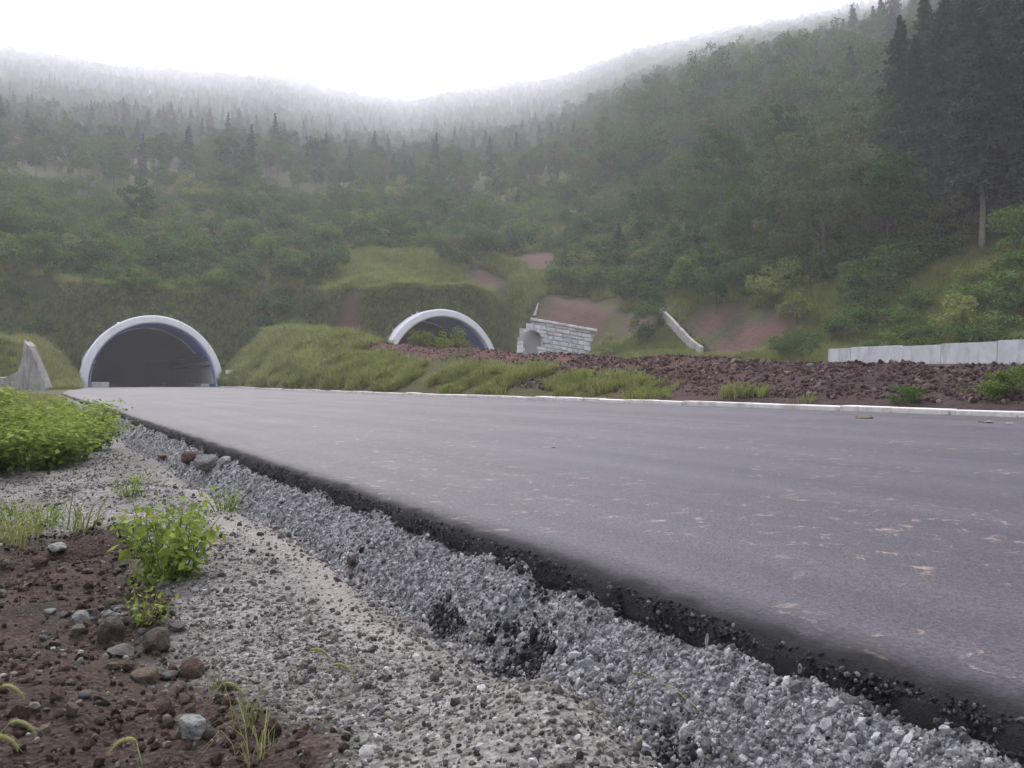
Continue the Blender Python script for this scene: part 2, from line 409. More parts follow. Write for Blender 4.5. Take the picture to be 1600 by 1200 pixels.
# ------------------------------------------------------------------ setting: terrain sheet, near ground, road, median bank
AZ = np.radians(np.concatenate([np.arange(-180, -95, 6), np.arange(-95, -6, 2.5), np.arange(-6, 64, .32), np.arange(64, 116, 2), np.arange(116, 181, 6)]))
RR = np.concatenate([[3, 6], np.arange(9, 45, .5), np.arange(45, 70, .6), np.arange(70, 98, .28), np.geomspace(98, 1680, 125)])
A2, R2 = np.meshgrid(AZ, RR, indexing='ij')
X = R2 * np.sin(A2); Y = R2 * np.cos(A2); Z = H(X, Y)
def inset(x, y, x0, x1, y0, y1, m):
    return np.minimum(np.minimum(sst(x0, x0 + m, x), sst(x1, x1 - m, x)), np.minimum(sst(y0, y0 + m, y), sst(y1, y1 - m, y)))
low = np.maximum(inset(X, Y, -15, 2.5, -6, 77, 1.2), inset(X, Y, X_KERB - .6, 24, -14, 79, 1.0))
Zt = Z - .55 * low
RED = []   # scars of bare red earth: pixel centre, radius in pixels
for px, py, rw in [(893, 478, 72), (905, 500, 60), (850, 405, 60), (930, 420, 40), (1180, 520, 75), (1120, 500, 45), (1000, 500, 40),  (540, 518, 30),  (760, 440, 35)]:
    p, d = ground_at(px, py); RED.append((p.x, p.y, p.z, rw / F_PX * d))
def red_mask(x, y, z):
    m = np.zeros_like(x)
    for a, b, c, r in RED:
        m = np.maximum(m, np.clip(1.25 - np.sqrt(((x - a) / r) ** 2 + ((y - b) / (r * 1.6)) ** 2), 0, 1))
    return m
n, m_ = X.shape
def cmid(a): return .25 * (a[:-1, :-1] + a[1:, :-1] + a[:-1, 1:] + a[1:, 1:])
xc, yc, zc = cmid(X), cmid(Y), cmid(Zt)
keep = np.ones_like(xc, bool)
for (cx, cy, cz), rr in ((PORTAL_1, 5.72), (PORTAL_2, 5.97)):
    keep &= ~((np.hypot(xc - cx, zc - cz) < rr) & (yc > cy - .3) & (yc < cy + 30))
    keep &= ~((np.abs(xc - cx) < rr) & (zc < cz + .4) & (yc > cy - .3) & (yc < cy + 30))
hill_o = obj('hillside', grid_mesh('hillside', X, Y, Zt, M['hill'], keep, {'red': ('POINT', np.maximum(red_mask(X, Y, Z), .62 * sst(22, 25, X) * (1 - sst(-1, 6, hill(X, Y)[1]))))}))
tag(hill_o, 'steep green hillside with bare red earth scars rising into the mist behind both tunnels', 'hillside', kind='structure')

xs = np.unique(np.round(np.concatenate([np.arange(X_EDGE + .035, .85, -.016), np.arange(.85, -.7, -.035), -.7 - np.geomspace(.05, 14.3, 40)]), 4))
ys = np.unique(np.round(np.concatenate([np.arange(-6, .6, .3), np.arange(.6, 5, .028), np.arange(5, 11, .07), np.geomspace(11, 77, 90)]), 4))
GX, GY = np.meshgrid(xs, ys, indexing='ij')
GXs = GX + np.where(GX > 0.7, shift(GY), shift(GY) * sst(-6, .7, GX))
GZ = H(GX, GY); 
sm = soil_mask(GX, GY)
fx = foot_x(GY)
base = sst(-.03, .02, GX - fx) * (1 - sst(60, 70, GY))
dust = np.exp(-(((GX - 1.0 + .05 * np.sin(GY * 3)) / .10) ** 2)) * sst(2.0, 2.6, GY) * sst(9, 6, GY) * .8 + .45 * np.exp(-((GX - .9) / .22) ** 2) * sst(1.9, 1.5, GY)
tar = (.95 + .8 * fbm(GX / .05, GY / .09, 3, 86)) * np.exp(-(((GY - 2.03) / .2) ** 2 + ((GX - 1.15) / .075) ** 2)) + .8 * np.exp(-(((GY - 2.45) / .14) ** 2 + ((GX - 1.14) / .04) ** 2)) + .75 * np.exp(-(((GY - 1.36) / .08) ** 2 + ((GX - 1.13) / .05) ** 2))
green = .8 * sst(.2, -1.0, GX - .05 * (GY - 7)) * sst(7.0, 9.5, GY) + .7 * sst(16, 22, GY) * (1 - base)
near_o = obj('ground', grid_mesh('ground', GXs, GY, GZ, M['ground'], None, {'soil': ('POINT', sm), 'base': ('POINT', base), 'dust': ('POINT', np.clip(dust, 0, 1)), 'tar': ('POINT', np.clip(tar, 0, 1)), 'green': ('POINT', np.clip(green, 0, 1))}))
tag(near_o, 'gravelly ground and crushed stone side slope below the road edge', 'ground', kind='structure')

# road slab: dusty top, dark ragged rolled edge on the left
ry = np.unique(np.concatenate([np.arange(-8, .4, .3), np.arange(.4, 5, .03), np.arange(5, 20, .1), np.geomspace(20, 215, 150)]))
prof = [(1.42, -.40), (1.34, -.12), (1.300, -.105), (1.295, -.07), (1.305, -.035), (1.322, -.016), (1.35, -.006), (1.40, -.002), (1.5, 0.0), (1.7, 0), (2.1, .004), (3, .012), (4.5, .02), (6.5, .03), (8.5, .02), (10.5, .008), (X_KERB + .02, 0), (X_KERB + .02, -.4)]
px_ = np.array([p[0] for p in prof]); pz_ = np.array([p[1] for p in prof])
RX = np.repeat(px_[:, None], len(ry), 1); RZ = np.repeat(pz_[:, None], len(ry), 1); RY = np.repeat(ry[None, :], len(prof), 0)
wob = (.018 * fbm(ry / .9, ry * 0, 3, 31) + .012 * fbm(ry / .09, ry * 0, 3, 32))[None, :]
em = (px_ < 1.5)[:, None] * np.clip(1 - (px_ - 1.30) / .22, 0, 1)[:, None]
RX = RX + wob * em + shift(RY); RZ = RZ + .013 * fbm(RY / .11, RX / .06, 4, 33) * (em > .3) * (pz_ < -.003)[:, None]
tun = sst(77.5, 79, RY); ctr = PORTAL_1[0]
RX = RX * (1 - tun) + np.clip(RX, ctr - 4.75, ctr + 4.75) * tun
edge = np.repeat(np.array([1, 1, 1, 1, .9, .68, .48, .2, .0, 0, 0, 0, 0, 0, 0, 0, 0, 0.])[:, None], len(ry), 1)
road = obj('road', grid_mesh('road', RX, RY, RZ, M['asphalt'], None, {'edge': ('POINT', edge)}))
tag(road, 'grey asphalt carriageway with mud flecks leading into the left tunnel', 'road', kind='structure')

bx = np.concatenate([np.arange(0, 6, .1), np.geomspace(6, 12, 14)])
by = np.concatenate([np.arange(-14, 30, .12), np.arange(30, 79, .22)])
BX0, BY = np.meshgrid(bx, by, indexing='ij')
BXx = X_KERB + .1 + BX0 + shift(BY); BZ = H(BXx, BY)
t_up = (BXx - (X_KERB + .16 + shift(BY))) / (2.4 + .5 * np.interp(BY, CREST_Y, CREST_Z))
gr = np.clip(sst(12, 22, BY) * sst(1.05, .72, t_up + .25 * fbm(BXx / 2, BY / 2, 3, 41) + .32 * sst(34, 14, BY)) + .9 * sst(40, 55, BY) * sst(1.3, 1.0, t_up), 0, 1)
bank_o = obj('bank', grid_mesh('bank', BXx, BY, BZ, M['bank'], None, {'green': ('POINT', gr), 'near': ('POINT', sst(22, 10, BY))}))
tag(bank_o, 'bank of red earth and grass between the two carriageways', 'bank', kind='structure')

# ------------------------------------------------------------------ tunnels
def arch_pts(r, n, leg, x0=0.0, e=1.06):
    """horseshoe section: short legs below the springing line, then an arch slightly taller than a semicircle"""
    pts = [(x0 - r, -leg)]
    for k in range(n + 1):
        a = math.pi - math.pi * k / n
        pts.append((x0 + r * math.cos(a), r * e * math.sin(a)))
    pts.append((x0 + r, -leg)); return pts
def sweep(sections, closed=False):
    """sections: list of (list of (x,z), y)"""
    mb = MB(); n = len(sections[0][0])
    for s, y in sections: mb.v += [(x, y, z) for x, z in s]
    for i in range(len(sections) - 1):
        for k in range(n - 1):
            a = i * n + k; mb.f.append((a, a + 1, a + n + 1, a + n))
    return mb
def tunnel(pos, label, r_out, r_in, off, leg, panels):
    root = empty('tunnel', pos); tag(root, label, 'tunnel')
    N = 64
    ra, rb = r_out, r_in
    # portal ring: rounded white concrete collar standing proud of the slope
    secs = [(arch_pts(rb, N, leg, off), .62), (arch_pts(rb, N, leg, off), .10), (arch_pts(rb + .06, N, leg, off), .02), (arch_pts(rb + .14, N, leg, off), 0),
            (arch_pts(ra - .12, N, leg), 0), (arch_pts(ra - .04, N, leg), .03), (arch_pts(ra, N, leg), .12), (arch_pts(ra, N, leg), 3.4)]
    ring = sweep(secs)
    obj('portal_ring', ring.mesh('portal_ring', M['white_paint'], False), root)
    # reveal just inside the ring, coloured blue to stand for a lens halo
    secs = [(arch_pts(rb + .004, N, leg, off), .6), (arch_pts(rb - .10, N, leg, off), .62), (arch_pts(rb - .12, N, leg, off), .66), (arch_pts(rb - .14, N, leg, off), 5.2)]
    obj('halo_reveal', sweep(secs).mesh('halo_reveal', M['blue_halo_tint'], True), root)
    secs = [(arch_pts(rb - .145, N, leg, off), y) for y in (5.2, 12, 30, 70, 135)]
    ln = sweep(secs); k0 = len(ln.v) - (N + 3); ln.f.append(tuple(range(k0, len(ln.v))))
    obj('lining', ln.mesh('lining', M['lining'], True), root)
    if panels:
        for s in (-1, 1):
            for k in range(9):
                y0 = .7 + k * 2.55
                xw = rb * math.cos(math.asin(min(.9, 2.0 / (rb * 1.06))))
                sec = []
                for z in np.linspace(.25, 2.25, 7):
                    xx = rb * math.sqrt(max(0, 1 - (z / (rb * 1.06)) ** 2)) - .17
                    sec.append((off + s * xx, z))
                mbp = MB()
                for yy in (y0, y0 + 2.5):
                    mbp.v += [(x, yy, z) for x, z in sec] + [(x - s * .05, yy, z) for x, z in reversed(sec)]
                nn = len(sec) * 2
                for q in range(nn): mbp.f.append((q, (q + 1) % nn, nn + (q + 1) % nn, nn + q))
                mbp.f += [tuple(range(nn)), tuple(range(nn, 2 * nn))]
                obj('wall_panel', mbp.mesh('wall_panel', M['panel']), root)
            for z in (1.85, 2.75):
                xx = rb * math.sqrt(1 - (z / (rb * 1.06)) ** 2) - .22
                v, f = box_vf(off + s * xx - .16 * (s < 0) - .12, off + s * xx + .12, .7, 40, z - .07, z + .09)
                mbt = MB(); mbt.add([(a, b, c) for a, b, c in v], f)
                obj('cable_tray', mbt.mesh('cable_tray', M['dark_metal']), root)
        v, f = box_vf(-4.7, -4.0, .9, 26, -.2, .28); mbk = MB(); mbk.add(v, f); obj('walkway', bevel_mesh(mbk.mesh('walkway', M['concrete']), .03), root)
        v, f = box_vf(4.0, 4.7, .9, 26, -.2, .28); mbk = MB(); mbk.add(v, f); obj('walkway', bevel_mesh(mbk.mesh('walkway', M['concrete']), .03), root)
    return root
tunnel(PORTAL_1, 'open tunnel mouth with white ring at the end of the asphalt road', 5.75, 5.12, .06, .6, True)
tunnel(PORTAL_2, 'second tunnel half hidden behind the red earth bank, white ring with blue halo tint inside', 6.0, 5.35, .06, 1.6, False)

def block(name, label, cat, loc, size, mat, rz=0, bev=.03, group=None):
    v, f = box_vf(-size[0] / 2, size[0] / 2, -size[1] / 2, size[1] / 2, -.12, size[2]); mb = MB(); mb.add(v, f)
    o = obj(name, bevel_mesh(mb.mesh(name, M[mat]), bev), None, loc, (0, 0, rz)); tag(o, label, cat, group); return o
block('concrete_block', 'grey concrete block at the left foot of the open tunnel ring', 'block', (5.3, 77.6, 0.0), (1.3, .8, .42), 'concrete', .2)
block('concrete_block', 'flat pale slab lying by the right foot of the open tunnel ring', 'block', (15.7, 76.0, Hs(15.7, 76.0)), (1.5, .7, .22), 'kerb', -.3)

# ------------------------------------------------------------------ kerb, each stone a part
kr = empty('kerb', (X_KERB, 0, 0)); tag(kr, 'pale concrete kerb along the far edge of the road', 'kerb')
kp = None
y = 1.0; i = 0
while y < 77:
    L = .98; ym = y + L / 2; sx = float(shift(ym)); ang = math.atan2(float(shift(y + L) - shift(y)), L)
    if i % 7 < 7 and i < 6:
        v, f = box_vf(-.02, .22, -L / 2 + .006, L / 2 - .006, -.2, .075 + .012 * random.random()); mb = MB(); mb.add(v, f); kp = kp or []
        kp.append(bevel_mesh(mb.mesh('kerb_stone', M['kerb']), .018))
    o = obj('kerb_stone', kp[i % len(kp)], kr, (sx + random.uniform(-.012, .012), ym, random.uniform(-.015, .012)), (random.uniform(-.01, .01), random.uniform(-.02, .02), -ang + random.uniform(-.008, .008)))
    y += 1.0; i += 1

# ------------------------------------------------------------------ retaining wall on the right, panel by panel
WX = 40.2
rw = empty('retaining_wall', (WX, 20, .8)); tag(rw, 'low whitish concrete retaining wall at the foot of the wooded slope on the right', 'wall')
yy = 34.4; k = 0
while yy > 8:
    L = [1.55, 3.1, 2.4, 2.9][k % 4]
    z1 = 1.55 + .04 * math.sin(k * 2.1) + .012 * k
    mb = MB(); lean = .12
    v = [(0, -L + .012, -.6), (.45, -L + .012, -.6), (.45, -.012, -.6), (0, -.012, -.6), (lean, -L + .012, z1), (.45, -L + .012, z1), (.45, -.012, z1), (lean, -.012, z1)]
    mb.add(v, box_vf(0, 1, 0, 1, 0, 1)[1])
    obj('wall_panel', bevel_mesh(mb.mesh('wall_panel', M['pale_concrete']), .012), rw, (random.uniform(-.015, .015), yy - 20, 0))
    yy -= L; k += 1

# ------------------------------------------------------------------ ruined white stone culvert head, stone by stone
D0 = 71.0
def cul(px, py): return at(px, py, D0)
c_root_p = cul(870, 552)
cw = empty('stone_wall', (c_root_p.x, c_root_p.y, 0)); tag(cw, 'whitewashed stone wall with a small arched opening on the red slope beside the second tunnel', 'wall')
right = Vector((math.cos(YAW), -math.sin(YAW), 0)); fwd = Vector((math.sin(YAW), math.cos(YAW), 0))
PXM = D0 / F_PX
def wl_pt(u, zz, dep): # u in metres to the right of the root, zz metres above the ground datum
    p = Vector((0, 0, 0)) + right * u + fwd * dep; return (p.x, p.y, zz)
def z_of(py): return CAM_Z - (py - HY) / F_PX * D0
def inside(px, py):
    top = 500 + (px - 833) * (517 - 500) / 97
    if py < top or py > 575: return False
    lft = 833 - (py - 500) * .5; rgt = 930 - (py - 517) * .34
    if px < lft or px > rgt: return False
    if 817 < px < 845 and py > 527 - 11 * math.sqrt(max(0, 1 - ((px - 831) / 14) ** 2)): return False
    return True
TILT = 17 / 97
def tl(px): return (px - 833) * TILT
py = 500.5
while py < 572:
    rh = random.uniform(5.4, 7.2); px = 800 + random.uniform(-8, 0)
    while px < 940:
        w_ = random.uniform(8, 15); pm = px + w_ / 2
        if inside(pm, py + rh / 2 + tl(pm)):
            v = []; pr = random.uniform(0, .10); j = lambda: random.uniform(-.022, .022)
            for d_ in (-.10 - pr, .35):
                for qx, qy in ((px + .4, py + rh - .35), (px + w_ - .4, py + rh - .35), (px + w_ - .4, py + .35), (px + .4, py + .35)):
                    v.append(wl_pt((qx - 870) * PXM + j(), z_of(qy + tl(qx)) + j(), d_))
            f = [(0, 1, 2, 3), (7, 6, 5, 4), (0, 4, 5, 1), (1, 5, 6, 2), (2, 6, 7, 3), (3, 7, 4, 0)]
            obj('stone', bevel_mesh(mesh('stone', v, f, M['stone']), .03, 1), cw)
        px += w_
    py += rh
px = 829.0
while px < 930:
    w_ = min(random.uniform(10, 16), 933 - px); v = []
    for d_ in (-.3, .45):
        for qx, qy in ((px + .3, 501.2), (px + w_ - .3, 501.2), (px + w_ - .3, 497.2), (px + .3, 497.2)): v.append(wl_pt((qx - 870) * PXM, z_of(qy + tl(qx)) + random.uniform(-.012, .012), d_))
    obj('cap_stone', bevel_mesh(mesh('cap_stone', v, [(0, 1, 2, 3), (7, 6, 5, 4), (0, 4, 5, 1), (1, 5, 6, 2), (2, 6, 7, 3), (3, 7, 4, 0)], M['stone']), .025, 1), cw)
    px += w_
v, f = box_vf(0, 1, 0, 1, 0, 1)
v = [wl_pt((a - 870) * PXM, z_of(b), d_) for d_ in (.9, 1.3) for a, b in ((812, 566), (850, 566), (850, 512), (812, 512))]
obj('culvert_back', mesh('culvert_back', v, [(0, 1, 2, 3), (7, 6, 5, 4), (0, 4, 5, 1), (1, 5, 6, 2), (2, 6, 7, 3), (3, 7, 4, 0)], M['mortar']), cw)
# mortar core behind the stones, cut to the same outline with the arch left open
mb = MB(); cell = 3.0
for iy in range(int((566 - 498) / cell)):
    for ix in range(int((940 - 800) / cell)):
        cx, cy = 800 + (ix + .5) * cell, 498 + (iy + .5) * cell
        if inside(cx, cy):
            u0, u1 = (cx - cell / 2 - 870) * PXM, (cx + cell / 2 - 870) * PXM; z0, z1 = z_of(cy + cell / 2), z_of(cy - cell / 2)
            mb.add([wl_pt(u0, z0, -.03), wl_pt(u1, z0, -.03), wl_pt(u1, z1, -.03), wl_pt(u0, z1, -.03), wl_pt(u0, z0, .8), wl_pt(u1, z0, .8), wl_pt(u1, z1, .8), wl_pt(u0, z1, .8)],
                   [(0, 1, 2, 3), (7, 6, 5, 4), (0, 4, 5, 1), (1, 5, 6, 2), (2, 6, 7, 3), (3, 7, 4, 0)])
obj('mortar_core', mb.mesh('mortar_core', M['mortar']), cw)
for k in range(6):
    y0, y1 = 527 + k * 6.2, 527 + k * 6.2 + 5.8; x0, x1 = 809 - k * .5, 817.5
    v = [wl_pt((a - 870) * PXM + random.uniform(-.02, .02), z_of(b), d_) for d_ in (-.2, .4) for a, b in ((x0, y1), (x1, y1), (x1, y0), (x0, y0))]
    obj('stone', bevel_mesh(mesh('stone', v, [(0, 1, 2, 3), (7, 6, 5, 4), (0, 4, 5, 1), (1, 5, 6, 2), (2, 6, 7, 3), (3, 7, 4, 0)], M['stone']), .03, 1), cw)
mb = MB()   # arch ring round the opening
for k in range(9):
    a0 = math.pi * (1 - k / 9.0) ; a1 = math.pi * (1 - (k + 1) / 9.0) + .05
    q = [(831 + 14 * math.cos(a0), 527 - 11 * math.sin(a0)), (831 + 14 * math.cos(a1), 527 - 11 * math.sin(a1)), (831 + 19 * math.cos(a1), 527 - 16 * math.sin(a1)), (831 + 19 * math.cos(a0), 527 - 16 * math.sin(a0))]
    v = [wl_pt((a - 870) * PXM, z_of(b), d_) for d_ in (-.26, .3) for a, b in q]
    obj('arch_stone', mesh('arch_stone', v, [(0, 1, 2, 3), (7, 6, 5, 4), (0, 4, 5, 1), (1, 5, 6, 2), (2, 6, 7, 3), (3, 7, 4, 0)], M['stone']), cw)

# thin pale rock rib above the wall
p1, d1 = ground_at(843, 468); p2, d2 = ground_at(836, 494)
mb = MB(); q_ = [p2.lerp(p1, t) for t in np.linspace(0, 1, 7)]
mb.tube([(q.x - p2.x, q.y - p2.y, Hs(q.x, q.y) - p2.z - .10 + random.uniform(-.04, .04)) for q in q_], [.26, .2, .17, .14, .12, .10, .05], 5)
tag(obj('rock_rib', mb.mesh('rock_rib', M['worn_concrete']), None, p2), 'thin pale rib of rock on the red scar above the stone wall', 'rock')

# concrete drain chute stepping down the slope
pa_, _ = ground_at(1044, 488, dmin=45); pb_, _ = ground_at(1112, 548, dmin=45)
ch = empty('drain_chute', pb_); tag(ch, 'narrow concrete drainage chute running down the slope right of the stone wall', 'drain')
dirv = Vector((pa_.x - pb_.x, pa_.y - pb_.y, 0)); Lc = dirv.length; dirv.normalize(); sd = Vector((dirv.y, -dirv.x, 0))
N = 14
def chz(t):
    p = pb_ + (pa_ - pb_) * t; return Hs(p.x, p.y) - pb_.z
for s in (-1, 1):
    mb = MB()
    for k in range(N + 1):
        t = k / N; c = dirv * (Lc * t); z = chz(t)
        for o_, dz in ((.62, -.5), (.62, .26), (.86, .26), (.86, -.5)):
            q = c + sd * (s * o_); mb.v.append((q.x, q.y, z + dz))
    for k in range(N):
        for e in range(4): mb.f.append((k * 4 + e, k * 4 + (e + 1) % 4, k * 4 + 4 + (e + 1) % 4, k * 4 + 4 + e))
    mb.f += [(0, 1, 2, 3), tuple(N * 4 + e for e in range(4))]
    obj('side_wall', mb.mesh('side_wall', M['worn_concrete']), ch)
mb = MB()
for k in range(N):
    c0 = dirv * (Lc * k / N); c1 = dirv * (Lc * (k + 1) / N); z = min(chz(k / N), chz((k + 1) / N)) + .06
    pts = [c0 + sd * -.63, c0 + sd * .63, c1 + sd * .63, c1 + sd * -.63]
    mb.add([(p.x, p.y, z - .5) for p in pts] + [(p.x, p.y, z) for p in pts], [(0, 3, 2, 1), (4, 5, 6, 7), (0, 1, 5, 4), (1, 2, 6, 5), (2, 3, 7, 6), (3, 0, 4, 7)])
obj('step_channel', mb.mesh('step_channel', M['dirty_concrete']), ch)
c1 = dirv * Lc
mb = MB(); v, f = box_vf(-.75, .75, -.2, .2, -.4, .3); mb.add(v, f)
obj('head_block', bevel_mesh(mb.mesh('head_block', M['worn_concrete']), .04), ch, (c1.x, c1.y, chz(1) + .05), (0, 0, math.atan2(sd.y, sd.x)))

# wing wall on the left before the tunnel
D1 = 51.0
def wp(px, py, dd=0): return at(px, py, D1 + dd)
outl = [(-60, 594), (-20, 591), (8, 590), (28, 580), (34, 562), (38, 534), (46, 541), (56, 566), (66, 590), (72, 606), (68, 624), (-60, 624)]
b0 = wp(20, 622); ww = empty('wing_wall', b0); tag(ww, 'pale concrete wing wall end at the far left before the open tunnel', 'wall')
v = [wp(a, b) - b0 for a, b in outl]; v2 = [p + fwd * .7 + Vector((0, 0, .05)) for p in v]; nn = len(v)
fc = [tuple(range(nn)), tuple(reversed(range(nn, 2 * nn)))] + [(k, k + nn, (k + 1) % nn + nn, (k + 1) % nn) for k in range(nn)]
obj('wall_face', mesh('wall_face', v + v2, fc, M['worn_concrete']), ww)
mb = MB(); mb.tube([wp(a, b, .3) - b0 for a, b in [(38, 534), (46, 541), (56, 566), (66, 590), (72, 606)]], .14, 5)
obj('coping', mb.mesh('coping', M['worn_concrete']), ww)

# ------------------------------------------------------------------ vegetation prototypes
def leaf_quads(P, Nrm, L, Wd, r, bend=.12):
    """rhombus leaves at P with normals Nrm, lengths L, widths Wd"""
    n = len(P)
    a = r.normal(size=(n, 3)); Nrm = Nrm / np.linalg.norm(Nrm, axis=1, keepdims=True)
    t = a - (a * Nrm).sum(1, keepdims=True) * Nrm; t /= np.linalg.norm(t, axis=1, keepdims=True)
    s = np.cross(Nrm, t)
    L = np.broadcast_to(np.asarray(L, float).reshape(-1, 1), (n, 1)); Wd = np.broadcast_to(np.asarray(Wd, float).reshape(-1, 1), (n, 1))
    v = np.stack([P - t * L * .5, P + s * Wd * .5 - Nrm * L * bend * .3, P + t * L * .5 - Nrm * L * bend, P - s * Wd * .5 - Nrm * L * bend * .3], 1).reshape(-1, 3)
    f = np.arange(4 * n).reshape(n, 4)
    return v, f
def crown_mesh(name, seed, rx, rz, cz, n_clump, n_leaf, leaf, mat, clump=.34, lean=0, low=-.75):
    r = np.random.default_rng(seed)
    P = []; Nn = []; V = []
    for k in range(n_clump):
        while True:
            d = r.normal(size=3); d /= np.linalg.norm(d)
            if d[2] > low: break
        rad = r.uniform(.45, 1.0) ** .6 * (1 + .22 * math.sin(3 * math.atan2(d[1], d[0]) + seed) )
        c = np.array([d[0] * rx * rad, d[1] * rx * rad, cz + d[2] * rz * rad])
        cr = clump * rx * r.uniform(.6, 1.25)
        q = r.normal(size=(n_leaf, 3)); q /= np.linalg.norm(q, axis=1, keepdims=True)
        q *= (r.uniform(.25, 1, size=(n_leaf, 1)) ** .5)
        P.append(c + q * [cr, cr, cr * .72]); Nn.append(q * .6 + r.normal(size=(n_leaf, 3)) * .55 + [0, 0, .55])
        V.append(np.clip(r.normal(.5, .12) + r.normal(0, .22, n_leaf), 0, 1))
    P = np.concatenate(P); Nn = np.concatenate(Nn); V = np.concatenate(V)
    v, f = leaf_quads(P, Nn, leaf * r.uniform(.6, 1.3, len(P)), leaf * .55 * r.uniform(.7, 1.2, len(P)), r)
    return mesh(name, v, f, M[mat], False, {'lv': ('FACE', V)})
def trunk_mesh(name, seed, h, r0, mat, limbs=5, spread=1.6, z0=.4):
    r = random.Random(seed); mb = MB()
    pts = [Vector((0, 0, -.5))]; x = y_ = 0
    for k in range(1, 7):
        x += r.uniform(-.05, .05) * h * .3; y_ += r.uniform(-.05, .05) * h * .3; pts.append(Vector((x, y_, h * k / 6)))
    mb.tube(pts, [r0 * (1.25 - .95 * k / 6) for k in range(7)], 7)
    for k in range(limbs):
        t = r.uniform(z0, .9); i = min(5, int(t * 6)); p = pts[i].lerp(pts[i + 1], t * 6 - i); a = r.uniform(0, math.tau); l = spread * r.uniform(.6, 1.1) * (1.2 - t * .6)
        mb.tube([p, p + Vector((math.cos(a) * l * .5, math.sin(a) * l * .5, l * .3)), p + Vector((math.cos(a) * l, math.sin(a) * l, l * .75))], [r0 * .45, r0 * .3, r0 * .12], 5)
    return mb.mesh(name, M[mat], True)
def conifer_mesh(name, seed, h, w, z0, mat, n_whorl=15, per=9, leaf=.42, n_leaf=15):
    r = np.random.default_rng(seed); P = []; Nn = []; V = []
    for k in range(n_whorl):
        t = k / (n_whorl - 1); z = z0 + (h - z0) * t ** .95
        wk = w * (1 - t ** 1.5) ** .9 * r.uniform(.75, 1.15) + .12
        for b in range(max(3, int(per * (1 - .55 * t)))):
            a = r.uniform(0, math.tau); l = wk * r.uniform(.6, 1.1)
            s = r.uniform(.02, 1, n_leaf) ** .8
            d = np.array([math.cos(a), math.sin(a)])
            sp = r.normal(0, .16, (n_leaf, 2)) * l * .9
            zz = z - .28 * l * s ** 1.6 + r.normal(0, .10, n_leaf) * (h / 12) + .06 * l
            P.append(np.stack([d[0] * l * s + sp[:, 0], d[1] * l * s + sp[:, 1], zz], 1))
            Nn.append(np.stack([d[0] * .5 + r.normal(0, .5, n_leaf), d[1] * .5 + r.normal(0, .5, n_leaf), np.full(n_leaf, .8)], 1))
            V.append(np.clip(r.normal(.5, .15) + r.normal(0, .2, n_leaf), 0, 1))
    P = np.concatenate(P); Nn = np.concatenate(Nn); V = np.concatenate(V)
    v, f = leaf_quads(P, Nn, leaf * r.uniform(.7, 1.3, len(P)), leaf * .38 * r.uniform(.7, 1.2, len(P)), r, .25)
    return mesh(name, v, f, M[mat], False, {'lv': ('FACE', V)})

def proto(kind, crown, trunk): return dict(kind=kind, crown=crown, trunk=trunk)
PB = [proto('broadleaf_tree', crown_mesh('crown', 20 + k, 2.6 + .3 * (k % 3), 2.6 + .4 * (k % 2), 4.6, 26, 75, .42, 'leaf_far'), trunk_mesh('trunk', 20 + k, 5.2, .16, 'bark')) for k in range(5)]
PC = [proto('conifer_tree', conifer_mesh('crown', 40 + k, 9.5 + k % 3, 2.7 + .3 * (k % 2), .9, 'leaf_conifer', 16, 11, .62, 16), trunk_mesh('trunk', 40 + k, 7.4 + k % 3, .15, 'bark', 0)) for k in range(4)]
PP = [proto('broadleaf_tree', crown_mesh('crown', 60 + k, 2.5, 2.3, 3.9, 24, 80, .38, 'leaf_pale'), trunk_mesh('trunk', 60 + k, 4.4, .14, 'bark')) for k in range(2)]
PS = [proto('shrub', crown_mesh('crown', 80 + k, 1.25, .95, .8, 20, 105, .155, 'leaf_shrub', .38, low=-.5), trunk_mesh('stem', 80 + k, 1.0, .05, 'bark', 4, .7, .1)) for k in range(5)]
PY = [proto('shrub', crown_mesh('crown', 90 + k, 1.2, .9, .8, 18, 100, .15, 'leaf_yellow', .38, low=-.5), trunk_mesh('stem', 90 + k, 1.0, .05, 'bark', 4, .7, .1)) for k in range(2)]
# big trees of the right-hand wood, with finer leaves; bare lower trunks
PH = [proto('broadleaf_tree', crown_mesh('crown', 110 + k, 3.4, 3.9, 7.4, 60, 95, .34, 'leaf_far', .27), trunk_mesh('trunk', 110 + k, 8.6, .2, 'bark', 8, 2.4)) for k in range(3)]
PHC = [proto('conifer_tree', conifer_mesh('crown', 120 + k, 15 + k, 3.6, 4.4 - 2.6 * (k > 0), 'leaf_conifer', 28, 14, .46, 34), trunk_mesh('trunk', 120 + k, 8.5 + k, .19, 'pale_bark' if k == 0 else 'bark', 0)) for k in range(3)]
PHP = proto('broadleaf_tree', crown_mesh('crown', 130, 4.2, 4.9, 6.6, 80, 105, .34, 'leaf_pale', .26), trunk_mesh('trunk', 130, 8.5, .22, 'bark', 9, 2.6, .25))

def plant(pr, loc, s, rz, label, cat, group=None, sz=1.0):
    o = empty(pr['kind'], loc, rz); o.scale = (s, s, s * sz)
    tag(o, label, cat, group)
    obj('crown', pr['crown'], o); obj('trunk' if 'tree' in pr['kind'] else 'stem', pr['trunk'], o)
    return o

